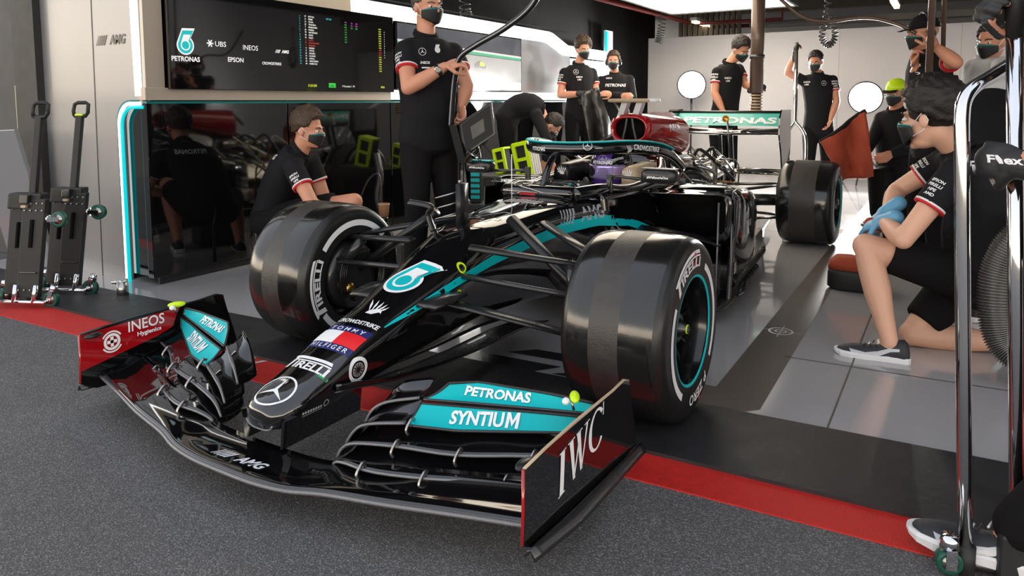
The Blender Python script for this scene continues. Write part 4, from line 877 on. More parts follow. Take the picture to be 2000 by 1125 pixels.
def hand(mb, wr, d, pn, curl=.5, ts=1, sz=1., m='skin', thick=1., spread=0.):
    d = V(d).normalized(); pn = V(pn); pn = (pn-d*pn.dot(d)).normalized(); lat = d.cross(pn)*ts; R = Matrix((lat, d, pn)).transposed()
    wr = V(wr); mb.ell(wr+d*.048*sz, (.042*sz, .056*sz, .017*sz*thick), m, R, 16, 10); mb.tube([wr-d*.02, wr+d*.03*sz], [.025*sz, .027*sz], m, seg=10, flat=.75, up=pn, round_ends=True)
    for i, L in enumerate((.070, .080, .074, .058)):
        b = wr+d*(.088-.004*abs(i-1))*sz+lat*(.031-.0205*i)*sz; q = (d+lat*spread*(1.2-.8*i)).normalized(); pts = [b-q*.02*sz, b]
        for k, f in enumerate((.45, .32, .26)):
            a = curl*(.75+.1*i, .95, .7)[k]
            q = (q*cos(a)+pn*sin(a)-0*lat).normalized(); pnq = None
            pts.append(pts[-1]+q*L*f*sz)
            # rotate the palm normal along with the finger
            pn2 = (pn-q*pn.dot(q)); pn_ = pn2
            if pn_.length > 1e-4: pass
            nxt = (-d*sin(a*(k+1))+pn*cos(a*(k+1))); 
            q = (d*cos(sum(curl*(.75+.1*i, .95, .7)[j] for j in range(k+1)))+pn*sin(sum(curl*(.75+.1*i, .95, .7)[j] for j in range(k+1)))).normalized()
            pts[-1] = pts[-2]+q*L*f*sz
        r = .0092*sz*(.5+.5*thick); mb.tube(pts, [r*1.05, r*1.05, r, r*.92, r*.8], m, seg=8, round_ends=True)
    b = wr+d*.028*sz+lat*.034*sz; q = (d*.65+lat*.65+pn*(.35+.3*curl)).normalized(); q2 = (d*.85+lat*(.25-.5*curl)+pn*(.35+.45*curl)).normalized()
    mb.tube([b-q*.015*sz, b+q*.038*sz, b+q*.038*sz+q2*.034*sz, b+q*.038*sz+q2*.058*sz], [.014*sz, .012*sz, .0105*sz, .009*sz], m, seg=8, round_ends=True)
    return mb

def shoe(ank, toe, m='shoe_black', L=.29, fl=0.):
    """running shoe under an ankle, pointing along toe (rising/falling with fl)"""
    a = V(ank); d = V(toe); up = V((0, 0, 1)); d.normalize(); s = d.cross(up).normalized(); up = s.cross(d)
    b = MB(); base = a - up*.085 - d*.075
    rings = []
    for t, w_, h in ((-.02, .022, .05), (.0, .034, .085), (.06, .038, .105), (.15, .037, .100), (.28, .038, .088), (.42, .043, .068), (.6, .049, .060), (.78, .048, .055), (.90, .041, .047), (.97, .026, .038), (1.0, .012, .026)):
        c = base+d*t*L; rings.append([c+s*(w_*cos(k))+up*(.018+max(0, sin(k))*(h-.018)+min(0, sin(k))*.008) for k in [2*pi*i/16 for i in range(16)]])
    b.loft(rings, m)
    so = []
    for t, w_, z0 in ((-.035, .020, .004), (.0, .038, 0), (.2, .039, 0), (.45, .044, 0), (.62, .052, 0), (.8, .051, .001), (.93, .042, .006), (1.0, .024, .012), (1.03, .008, .018)):
        c = base+d*t*L; so.append([c+s*w_+up*z0, c+s*(w_+.003)+up*.022, c+s*w_*.9+up*.030, c-s*w_*.9+up*.030, c-s*(w_+.003)+up*.022, c-s*w_+up*z0])
    return b, so, base, d, s, up

def person(label, J, F, top='shirt_black', bottom='trouser_black', hair='hair_brown', skin='skin', hv=.0, vox=.010, short=False, sleeve=.52, mask=True, hands=None, gloves=None,
           cuff=True, belly=1., cap=None, headset=False, shoes=True, toes=None, up=(0, 0, 1), lettering=(), bulk=1., curly=0., handsz=1., root=None, shoemark=False, name='person', cat='person', glovetext=None, hs=1.):
    J = {k: V(v) for k, v in J.items()}; F = V(F).normalized(); SL, SR, PEL, NECK, HEAD = J['sL'], J['sR'], J['pel'], J['neck'], J['head']
    lat = (SL-SR).normalized(); sp = (NECK-PEL); upv = sp.normalized(); fw = lat.cross(upv).normalized(); lat_h = J.get('lath', None)
    lh = V(lat_h) if lat_h else V((lat.x, lat.y, 0)).normalized(); 
    fh = V((fw.x, fw.y, 0)).normalized() if V((fw.x, fw.y, 0)).length > .2 else V((F.x, F.y, 0)).normalized()
    if 'hfw' in J: fh = J['hfw'].normalized()
    NK = NECK; NECK = NECK+upv*.02; HL, HR = PEL+lh*.09, PEL-lh*.09
    for s_, H in (('L', HL), ('R', HR)):
        if 'a'+s_ not in J:
            J['a'+s_] = V((H.x, H.y, .085))+lh*(.03 if s_ == 'L' else -.03); J['k'+s_] = (H+J['a'+s_])/2+fh*.03
    toes = toes or {}
    t = thing(name, label, cat, tuple(root) if root else (PEL.x, PEL.y, 0))
    # spine curve and torso rings
    mid = J.get('mid', PEL.lerp(NECK, .5)-fw*.0); sp_ = [PEL, mid, NECK]
    def spine(u):
        if u <= 0: return PEL+(mid-PEL)*u*2
        return PEL*(1-u)**2+(2*mid-(PEL+NECK)*.5)*2*u*(1-u)+NECK*u*u
    TOR = [(-.20, .10, .075, 0), (-.14, .150, .105, 0), (0, .170, .120, .0), (.14, .162, .118, .01), (.30, .150, .112*belly, .015*belly), (.45, .155, .115*belly, .015*belly), (.6, .168, .120, .01), (.76, .178, .116, 0), (.88, .155, .095, -.005), (.96, .10, .075, -.01), (1.03, .062, .062, 0)]
    def torso(mb, m, inf=0., lo=-1, hi=2):
        rings = []
        for u, w_, d_, o in TOR:
            if not lo <= u <= hi: continue
            c = spine(u)+fw*o; la = lh.lerp(lat, max(0, min(1, u*1.3))).normalized(); tg = (spine(min(1, u+.1))-spine(u-.1)).normalized(); f_ = la.cross(tg).normalized()
            rings.append([c+la*cos(k)*(w_*bulk+inf)+f_*sin(k)*(d_*bulk+inf) for k in [2*pi*i/20 for i in range(20)]])
        mb.loft(rings, m)
    def limb(mb, a, c, r, m, n=6):
        pts = [a.lerp(c, i/n) for i in range(n+1)]; mb.tube(pts, [interp([q/(len(r)-1) for q in range(len(r))], r, i/n) for i in range(n+1)], m, seg=14, round_ends=True)
    # head frame
    Y = F; Z = V(up); X = Y.cross(Z).normalized(); Z = X.cross(Y); HR_ = Matrix((X, Y, Z)).transposed()
    H = lambda x, y, z: HEAD+HR_ @ (V((x, y, z))*hs); HR0 = HR_; HR_ = HR_*hs
    b = MB(); k = skin
    b.ell(H(0, -.014, .03), (.075, .092, .086), k, HR_, 24, 16); b.ell(H(0, .020, -.03), (.062, .070, .08), k, HR_, 24, 16); b.ell(H(0, .028, -.078), (.046, .048, .034), k, HR_); b.ell(H(0, .062, -.092), (.022, .02, .018), k, HR_)
    b.tube([H(0, .086, .016), H(0, .100, -.012), H(0, .106, -.024)], [.008, .012, .014], k, seg=10, round_ends=True); b.ell(H(0, .074, .024), (.048, .018, .010), k, HR_)
    for s in (1, -1): b.ell(H(.077*s, -.012, -.012), (.009, .020, .030), k, HR_); b.ell(H(.030*s, .070, -.022), (.022, .018, .018), k, HR_); 
    b.ell(H(0, .086, -.056), (.024, .012, .009), k, HR_)
    limb(b, H(0, -.02, -.05), NK-upv*.01, [.056, .056, .056], k)
    torso(b, k, -.016, -1, .9)
    for s_ in 'LR':
        S, E, W = J['s'+s_], J['e'+s_], J['w'+s_]; b.ell(S, (.055, .055, .055), k); limb(b, S, E, [.050, .052, .046, .041], k); limb(b, E, W, [.042, .046, .038, .027], k)
        Hh = HL if s_ == 'L' else HR; Kn, A = J['k'+s_], J['a'+s_]
        limb(b, Hh, Kn, [.082, .084, .070, .056], k); limb(b, Kn, A, [.055, .060, .058, .044, .036], k, 8); b.ell(Kn+fh*.008, (.052, .052, .056), k)
        td = V(toes.get(s_, fh)).normalized(); limb(b, A-V((0, 0, .03)), A+td*.07-V((0, 0, .052)), [.030, .026, .020], k)
    body = remesh(b, vox, 4, k)
    hands = hands or {}; gl = MB()
    for s_ in 'LR':
        E, W = J['e'+s_], J['w'+s_]; d, pn, cu = hands.get(s_, ((W-E), -lat if s_ == 'L' else lat, .45))[:3]
        g = MB(); hand(g, W, d, pn, cu, (1 if s_ == 'L' else -1), handsz, k); body.merge(remesh(g, .0042 if vox < .012 else .006, 3, k))
        if gloves and s_ in gloves[1]:
            gl = MB(); g = MB(); hand(g, W, d, pn, cu, (1 if s_ == 'L' else -1), handsz*1.05, gloves[0], 1.25); dd = V(d).normalized(); g.tube([W-dd*.06, W+dd*.02], [.036, .034], gloves[0], seg=12, round_ends=True); gl.merge(remesh(g, .005, 3, gloves[0]))
            if glovetext and s_ == 'L': decal(gl, gl.bvh(), text_fit('Flex', .034, .018, .03), W+dd*.05+V((0, -.02, .005)), glovetext, (0, 0, 1), 'print_white', .002, .01, .12)
            gl.build('glove', t)
    body.build('body', t)
    # eyes and brows
    e = MB()
    for s in (1, -1):
        e.ell(H(.031*s, .0735, .002), (.0135, .012, .0085), 'eye_white', HR_, 12, 8); e.ell(H(.031*s, .081, .001), (.006, .006, .006), 'eye_dark', HR_, 10, 6)
        e.tube([H(.012*s, .0895, .021), H(.03*s, .0855, .027), H(.052*s, .070, .022)], [.004, .0045, .003], hair, seg=6)
    e.build('eyes', t)
    # hair / cap
    if hair and not cap:
        hb = MB(); nu, nv = 72, 40; vs = []
        for i in range(nv+1):
            a = pi*i/nv
            for j in range(nu):
                c = 2*pi*j/nu; d = V((sin(a)*cos(c), sin(a)*sin(c), cos(a)))
                line = interp([-1, -.5, 0, .45, .62, 1], [-.62, -.55, -.18, -.02, .50, .58], d.y)
                n = noise.noise(d*5+HEAD)*.05+noise.noise(d*13+HEAD)*.035
                r = (1.10+n*1.5+(.10+hv)*max(0, d.z+.25)*1.1+noise.noise(V((d.x*24, d.y*9, d.z*9)))*.10+curly*noise.noise(d*9)*.5) if d.z > line else .90
                vs.append(H(d.x*.077*r, d.y*.095*r-.014, d.z*.089*r+.030))
        hb.add(vs, [(i*nu+j, (i+1)*nu+j, (i+1)*nu+(j+1) % nu, i*nu+(j+1) % nu) for i in range(nv) for j in range(nu)], hair); hb.build('hair', t)
    if cap:
        cb = MB(); cb.grid(lambda u, v: H(.084*sin(v*pi/2)*cos(u*2*pi), .100*sin(v*pi/2)*sin(u*2*pi)-.012, .042+.092*cos(v*pi/2)), 28, 8, cap); cb.tube([H(.084*cos(a), .1*sin(a)-.012, .040) for a in [2*pi*i/24 for i in range(25)]], .005, cap, seg=6)
        cb.grid(lambda u, v: H(lerp(-.068, .068, u), .075+.03*sin(pi*u)+.062*v*sin(pi*(.15+.7*u)), .046-.012*v), 10, 4, cap if cap != 'lime_paint' else 'shirt_black'); o = cb.build('cap', t); o.modifiers.new('s', 'SOLIDIFY').thickness = .004
    if headset:
        hd = MB(); hd.tube([H(.086*cos(a), -.012, .03+.115*sin(a)) for a in [pi*i/14 for i in range(15)]], .009, 'black_satin', seg=8)
        for s in (1, -1): hd.ell(H(.086*s, -.01, -.012), (.024, .036, .044), 'black_satin', HR_)
        hd.tube([H(.09, .02, -.03), H(.07, .08, -.065)], .004, 'black_satin'); hd.build('headset', t)
    if mask:
        mb = MB()
        def mp(u, v):
            a = lerp(-1.35, 1.35, u); z = lerp(-.002-.020*abs(2*u-1)**1.5, -.103+.038*abs(2*u-1)**1.3, v); w_ = interp([-.11, -.06, 0], [.050, .068, .0725], z); d_ = interp([-.11, -.095, -.05, -.02, 0], [.078, .092, .104, .112, .100], z)
            return H(w_*sin(a), .004+(d_)*cos(a)**.8 if cos(a) > 0 else .004, z)
        n = 24; mb.grid(lambda u, v: mp(u, v*.12), n, 1, 'teal_trim' if mask is True else mask); mb.grid(lambda u, v: mp(u, .12+.88*v), n, 8, 'mask_black')
        for s in (0, 1): sx = -1 if s == 0 else 1; mb.tube([mp(s, .1), H(sx*.079, -.012, .02), H(sx*.081, -.03, -.01), H(sx*.076, -.012, -.04), mp(s, .9)], .0022, 'white_vinyl', seg=5)
        o = mb.build('face_mask', t); o.modifiers.new('s', 'SOLIDIFY').thickness = .004
    # clothing
    sh = MB(); torso(sh, top, .014, -.16, .97)
    sh.ell(NK-upv*.03, (.088, .078, .05), top, Matrix((lat, fw, upv)).transposed())
    for s_ in 'LR':
        S, E, W = J['s'+s_], J['e'+s_], J['w'+s_]; c = NECK.lerp(S, .45)-upv*.03; sh.ell(S, (.068, .068, .068), top); sh.tube([NK.lerp(S, .10)-upv*.030, NK.lerp(S, .5)-upv*.022, S+upv*.002], [.050, .056, .060], top, seg=14, round_ends=True)
        if sleeve <= 1: sh.tube([S, S.lerp(E, sleeve*.5), S.lerp(E, sleeve)], [.064, .067, .066], top, seg=18)
        else: limb(sh, S, E, [.064, .062, .056, .053], top); sh.tube([E, E.lerp(W, .5), E.lerp(W, .93)], [.053, .05, .042], top, seg=14, round_ends=True)
    S_ = remesh(sh, max(vox, .010)*1.1, 4, top)
    # collar, cuffs
    tr = S_.bvh()
    col = [NK+lat*.066*cos(a)+fw*(.066*sin(a)+.0)+upv*(.006-.024*sin(a)) for a in [2*pi*i/20 for i in range(21)]]; S_.tube(col, .013, top, seg=8); S_.tube([p+upv*.018-(p-NK)*.06 for p in col], .010, top, seg=8)
    if cuff and sleeve <= 1:
        for s_ in 'LR':
            S, E = J['s'+s_], J['e'+s_]; d = (E-S).normalized()
            for q, m in ((-.014, 'print_white'), (-.005, 'print_red')): c = S.lerp(E, sleeve)+d*q; S_.tube([c-d*.0045, c+d*.0045], .0655, m, seg=24)
    for words, c, u, v, m, hgt in lettering:
        for i, w_ in enumerate(words):
            m2 = text2d(w_, hgt, .03, .12) if isinstance(w_, str) else w_
            v_ = V(v).normalized(); decal(S_, tr, m2, V(c)-v_*hgt*1.55*i, u, v, m, .003, .03, .25)
    S_.build('shirt', t)
    tb = MB(); torso(tb, bottom, .012, -1, .16)
    for s_ in 'LR':
        Hh = HL if s_ == 'L' else HR; Kn, A = J['k'+s_], J['a'+s_]
        if short: e_ = Hh.lerp(Kn, .80); tb.tube([Hh, Hh.lerp(Kn, .4), e_], [.100, .100, .090], bottom, seg=18); tb.ell(Hh, (.1, .1, .1), bottom)
        else: limb(tb, Hh, Kn, [.098, .096, .084, .075], bottom); limb(tb, Kn, A.lerp(Kn, .06), [.075, .072, .066, .060], bottom); tb.ell(Kn, (.074, .074, .074), bottom)
    TB = remesh(tb, max(vox, .010)*1.2, 4, bottom); TB.build('shorts' if short else 'trousers', t)
    if shoes:
        for s_ in 'LR':
            td = toes.get(s_, fh); b, so, base, d, s, u_ = shoe(J['a'+s_], td)
            o = b.build('shoe', t); x = MB(); x.loft(so, 'shoe_sole', smooth=False); x.build('sole', o)
            if shoemark:
                x = MB(); tt = b.bvh()
                st = polys2d([(-.115, -.010), (-.05, -.016), (.0, -.006), (.045, .012), (.085, .015), (.085, .004), (.05, -.002), (.01, -.022), (-.04, -.032), (-.10, -.030)])
                for sg in (1, -1): decal(x, tt, ([(px*sg*-1 if sg > 0 else px, py) for px, py in st[0]], st[1]), base+d*.12+u_*.052+s*.05*sg, d*sg, u_, 'silver_vinyl', .002, .02, .06)
                for q in range(5): x.tube([base+d*(.10+.018*q)+s*.016+u_*(.096-.009*q), base+d*(.105+.018*q)-s*.016+u_*(.096-.009*q)], .003, 'white_vinyl' if q % 2 else 'shoe_black', seg=5)
                x.ell(base+d*.075+u_*.100, (.016, .03, .022), 'shoe_teal', frame(s, u_)); x.build('laces', o)
    return t, J, H
SLV = ['EPSON', 'PIRELLI', 'HPE', 'AMD']
def slv(S, E, out, f=.32, h=.014):
    S, E, out = V(S), V(E), V(out).normalized(); d = (S-E).normalized(); out = (out-d*out.dot(d)).normalized(); u = d.cross(out); return (SLV, S.lerp(E, f)+out*.05+d*h*2.2, u, d, 'print_white', h)

# standing man with the overhead pipe
J = dict(pel=(-0.937,0.979,0.936), mid=(-0.934,0.97,1.206), neck=(-0.936,0.961,1.532), head=(-0.932,0.979,1.706), sR=(-0.973,0.82,1.441), sL=(-0.852,1.111,1.441), eR=(-0.883,0.724,1.226), wR=(-0.695,0.82,1.345), eL=(-0.718,1.067,1.241), wL=(-0.725,1.023,1.126))
person('standing man in black polo and mask holding the curved overhead pipe, dark watch', J, (.92, -.32, -.08), hair='hair_grey', belly=1.25, bulk=1.08, vox=.008, mask=True,
       hands={'R': ((.75, .45, .25), (.3, .7, -.4), .9), 'L': ((.25, -.2, -1), (-.4, -.6, 0), .8)},
       lettering=[slv(J['sR'], J['eR'], (-.1, -1, 0)), ([star2d(.022)], (-0.758,0.759,1.435), (.55, .75, 0), (0, 0, 1), 'print_white', .02), (['INEOS'], (-0.741,0.759,1.372), (.55, .75, 0), (0, 0, 1), 'print_white', .015), ([rect2d(.05, .008)], (-0.734,0.759,1.343), (.55, .75, 0), (0, 0, 1), 'print_white', .02), ([drop2d(.05)[0]], (-0.702,0.847,1.455), (.5, .8, 0), (0, 0, 1), 'print_white', .02)])
w0, e0 = V(J['wR']), V(J['eR']); d = (w0-e0).normalized(); c = w0.lerp(e0, .16); b = MB(); b.tube([c-d*.012, c+d*.012], .034, 'black_satin', seg=20); n_ = V((.6, -.8, .1)); n_ = (n_-d*n_.dot(d)).normalized(); b.lathe([(0, .001), (0, .018), (-.01, .021)], c+n_*.042, n_, 'chrome', 20); b.lathe([(.001, .001), (.001, .015)], c+n_*.042, n_, 'black_glass', 20)
single(b, 'wrist_watch', 'dark round watch on the right wrist of the standing man', 'watch')
# crouching man behind the far front tyre
J = dict(pel=(-2.158,0.8,0.363), mid=(-2.1,0.81,0.55), neck=(-1.859,0.81,0.829), head=(-1.793,0.82,0.97), sR=(-1.789,0.68,0.743), sL=(-1.922,0.95,0.757), eR=(-1.595,0.66,0.512), wR=(-1.604,0.84,0.455), eL=(-1.84,1,0.486), wL=(-1.825,1.04,0.44), kR=(-1.491,0.9,0.515), aR=(-1.604,0.9,0.084), kL=(-1.888,1.2,0.423), aL=(-1.97,1.18,0.06), hfw=(.85, .5, 0))
person('crouching man in black polo and shorts behind the far front tyre, masked, facing right', J, (.90, .38, -.12), hair='hair_brown', vox=.008, short=True, bulk=.95, mask=True, hv=.16,
       lettering=[slv(J['sR'], J['eR'], (.5, -.85, 0), .38), (['PETRONAS'], (-2.006,0.76,0.797), (.45, -.85, 0), (0, 0, 1), 'print_white', .032)])
# man bent over behind the car
J = dict(pel=(-2.195,3.9,0.972), mid=(-2.07,3.95,1.115), neck=(-1.838,4,1.047), head=(-1.72,4,0.902), sR=(-1.814,3.85,1.008), sL=(-1.986,4.2,1.022), eR=(-1.669,3.8,0.777), wR=(-1.681,3.8,0.574), eL=(-1.8,4.15,0.742), wL=(-1.773,4.1,0.533), hfw=(.85, .5, 0))
person('man in black bent over with his back arched beside the lime boxes', J, (.5, .3, -.8), hair='hair_dark', vox=.012, sleeve=1.5, cuff=False, up=(.8, .4, .4))
# curly haired man carrying a black jacket
J = dict(pel=(-2.094,5.4,1.003), neck=(-2.111,5.4,1.59), head=(-2.051,5.4,1.757), sR=(-2.234,5.28,1.485), sL=(-2.005,5.55,1.489), eR=(-2.254,5.2,1.223), wR=(-1.92,5.15,1.238), eL=(-1.912,5.5,1.223), wL=(-1.925,5.3,1.186))
person('curly haired man in black polo with a black jacket over his arm', J, (.75, -.6, -.15), hair='hair_brown', vox=.012, hv=.35, curly=.35,
       hands={'R': ((1, .3, 0), (0, .3, -1), .6)}, lettering=[slv(J['sR'], J['eR'], (-.3, -1, 0), .3, .018), ([star2d(.03)], (-2.032,5.2,1.496), (.8, .55, 0), (0, 0, 1), 'print_white', .03), (['INEOS', 'UBS'], (-1.985,5.2,1.436), (.8, .55, 0), (0, 0, 1), 'print_white', .02)], gloves=('glove_black', 'RL'))
# man with headset, arms folded
J = dict(pel=(-2,6.3,0.896), neck=(-2.028,6.3,1.506), head=(-2.038,6.27,1.664), sR=(-2.186,6.22,1.415), sL=(-1.869,6.4,1.427), eR=(-2.153,6.15,1.189), wR=(-1.827,6.05,1.213), eL=(-1.776,6.3,1.2), wL=(-1.953,6.02,1.239))
person('man in black overalls with headset and folded arms beside the intake', J, (.35, -.9, -.1), hair='hair_brown', vox=.012, sleeve=1.5, cuff=False, headset=True,
       lettering=[(['PETRONAS'], (-1.905,6.05,1.355), (.87, .4, 0), (0, 0, 1), 'print_white', .04), (['INEOS'], (-1.996,6.05,1.446), (.87, .4, 0), (0, 0, 1), 'print_white', .02), (['EPSON'], (-2.079,6.05,1.253), (.87, .4, 0), (0, 0, 1), 'print_white', .03)])
# man at the brown tube
J = dict(pel=(-0.429,5.6,0.929), neck=(-0.376,5.6,1.558), head=(-0.258,5.6,1.698), sR=(-0.464,5.48,1.456), sL=(-0.32,5.78,1.496), eR=(-0.476,5.42,1.233), wR=(-0.372,5.38,1.046), eL=(-0.223,5.72,1.324), wL=(-0.1,5.62,1.287))
person('dark haired man in black polo reaching to the hanging brown tube', J, (.72, -.45, -.5), hair='hair_dark', vox=.011, hv=.2, mask=True,
       hands={'L': ((.6, -.2, .3), (.5, -.5, -.2), .9)}, lettering=[slv(J['sR'], J['eR'], (-.3, -1, 0), .35, .02), (['INEOS', 'UBS'], (-0.309,5.4,1.395), (.8, .55, 0), (0, 0, 1), 'print_white', .02)], gloves=('glove_black', 'L'))
# man with raised arm on the jack pole
J = dict(pel=(0.32,7.2,0.823), neck=(0.292,7.2,1.481), head=(0.27,7.16,1.619), sR=(0.135,7.12,1.401), sL=(0.454,7.28,1.398), eR=(-0.036,7.05,1.497), wR=(0.066,6.95,1.715), eL=(0.52,7.2,1.14), wL=(0.471,7.1,0.916))
person('masked man in black polo with one raised arm gripping the rear jack handle', J, (-.1, -.95, -.22), hair='hair_dark', vox=.011, hv=.1,
       hands={'R': ((.1, 0, 1), (.6, -.3, 0), 1.0)}, gloves=('glove_black', 'R'), lettering=[slv(J['sL'], J['eL'], (.5, -1, 0), .3, .02), (['INEOS', 'UBS'], (0.215,7,1.378), (.85, .3, 0), (0, 0, 1), 'print_white', .02), ([star2d(.03)], (0.418,7,1.362), (.85, .3, 0), (0, 0, 1), 'print_white', .02)])
# man in dark cap with headset, hand at his ear
J = dict(pel=(1.64,3.3,0.844), neck=(1.582,3.3,1.484), head=(1.547,3.28,1.602), sL=(1.69,3.16,1.398), sR=(1.53,3.45,1.43), eL=(1.754,2.95,1.386), wL=(1.636,3,1.491), eR=(1.489,3.4,1.242), wR=(1.523,3.2,1.377))
person('man in dark cap and headset, one hand lifted to his ear', J, (-.85, -.45, -.1), hair='hair_dark', cap='red_paint_dull' if 'red_paint_dull' in MATS else 'shirt_black', headset=True, vox=.010,
       hands={'L': ((-.5, .1, .9), (-.6, .6, 0), .5), 'R': ((-.2, -.3, .9), (.5, -.3, 0), .9)}, lettering=[(SLV, (1.555,3.1,1.413), (.8, .5, 0), (0, 0, 1), 'print_white', .018)])
# person with the lime cap, kneeling in front of the right floodlight
J = dict(pel=(1.334,5,0.451), mid=(1.304,5,0.803), neck=(1.297,4.95,1.056), head=(1.302,4.9,1.213), sL=(1.417,4.9,0.984), sR=(1.188,5,0.98), eL=(1.459,4.7,0.753), wL=(1.313,4.55,0.691), eR=(1.129,4.8,0.771), wR=(1.093,4.6,0.68), kL=(1.442,5.027,0.1), aL=(1.483,6.167,0.1), kR=(1.198,4.6,0.48), aR=(1.178,5.021,0.08), hfw=(-.4, -.9, 0))
person('person in lime topped cap and dark jacket kneeling by the orange blanket', J, (-.45, -.85, -.2), hair='hair_dark', cap='lime_paint', vox=.012, sleeve=1.5, cuff=False)
# man in white shirt, dark gloves
J = dict(pel=(1.971,3.4,0.785), neck=(1.929,3.4,1.435), head=(1.949,3.36,1.534), sR=(1.858,3.45,1.363), sL=(2.01,3.22,1.364), eR=(1.848,3.4,1.167), wR=(1.805,3.25,1.03), eL=(1.974,2.75,1.231), wL=(1.865,2.6,1.188))
person('masked man in white shirt and dark gloves behind the kneeling man', J, (-.55, -.8, -.15), top='shirt_white', hair='hair_dark', vox=.010, sleeve=1.5, cuff=False,
       gloves=('glove_black', 'LR'), lettering=[(['EPSON', 'PIRELLI'], (1.859,3,1.385), (.85, .4, 0), (0, 0, 1), 'black_satin', .02)])
# kneeling man in the foreground
J = dict(pel=(1.873,1.38,0.329), mid=(1.91,1.36,0.613), neck=(1.779,1.3,0.929), head=(1.668,1.24,1.07), sL=(1.771,1.12,0.838), sR=(1.721,1.5,0.852), eL=(1.592,1.02,0.55), wL=(1.501,1.22,0.594), eR=(1.533,1.5,0.709), wR=(1.506,1.36,0.624),
         kL=(1.438,1.16,0.484), aL=(1.556,1.06,0.08), kR=(1.634,1.32,0.057), aR=(2.041,1.42,0.05), lath=(.45, -.89, 0), hfw=(-.9, -.4, 0))
person('kneeling man in black polo and shorts with blue gloves, right foreground', J, (-.88, .40, -.12), hair='hair_dark', skin='skin_pale', vox=.007, short=True, hv=.14, bulk=1.2, belly=1.15, hs=1.12, shoemark=True,
       toes={'L': (-1, -.05, 0), 'R': (.6, .25, -.75)}, gloves=('glove_blue', 'LR'), hands={'L': ((-.7, .35, -.35), (.2, .3, -1), .7), 'R': ((-.7, -.2, -.6), (.3, -.2, -1), .8)},
       lettering=[slv(J['sL'], J['eL'], (-.5, -.85, .1), .3), slv(J['sR'], J['eR'], (-.9, -.6, .3), .35), (['PETRONAS'], (1.903,1.2,0.873), (.9, .42, .10), (-.1, .15, 1), 'print_white', .044)])
# person bending away behind him
J = dict(pel=(1.998,2,0.529), mid=(1.937,2.2,0.942), neck=(1.915,2.5,1.12), head=(1.912,2.75,1.035), sL=(1.859,2.5,1.052), sR=(2.013,2.55,1.061), eL=(1.861,2.6,0.832), wL=(1.858,2.7,0.638), eR=(2.048,2.6,0.838), wR=(2.053,2.75,0.644), hfw=(-.35, .94, 0))
person('person in black polo with red piping bending away behind the kneeling man', J, (-.3, .6, -.8), hair='hair_dark', vox=.011, mask=False, up=(0, .7, .6), lettering=[([rect2d(.012, .13)], (1.875,1.6,1.1), (.85, .5, 0), (.1, 0, 1), 'print_red', .03), ([shift2d(rect2d(.012, .13), .012, 0)], (1.875,1.6,1.1), (.85, .5, 0), (.1, 0, 1), 'print_white', .03), ([disc2d(.02)], (1.858,1.6,0.987), (.85, .5, 0), (0, 0, 1), 'print_red', .03)])
# crew member at the right edge of the frame, both gloves on the pole
J = dict(pel=(2.22, -.52, .95), neck=(2.20, -.50, 1.46), head=(2.17, -.50, 1.62), sL=(2.16, -.70, 1.42), sR=(2.18, -.30, 1.42), eL=(2.10, -.68, 1.14), wL=(1.892,-0.5,1.001), eR=(2.20, -.18, 1.28), wR=(1.9,-0.42,1.335), aL=(1.919,-0.44,0.111), kL=(2.14, -.55, .5), aR=(2.36, -.2, .085), kR=(2.30, -.3, .5), hfw=(-1, .0, 0))
person('crew member at the right edge gripping the chrome pole with black gloves', J, (-1, .2, -.2), hair='hair_dark', vox=.010, toes={'L': (-.97, .12, 0), 'R': (-.9, .3, 0)}, shoemark=True, gloves=('glove_black', 'LR'), handsz=1.0, glovetext=(.9, .45, 0),
       hands={'L': ((-.72, .45, .1), (-.3, .9, 0), 1.15), 'R': ((-.72, -.1, .25), (-.1, -1, 0), 1.15)})
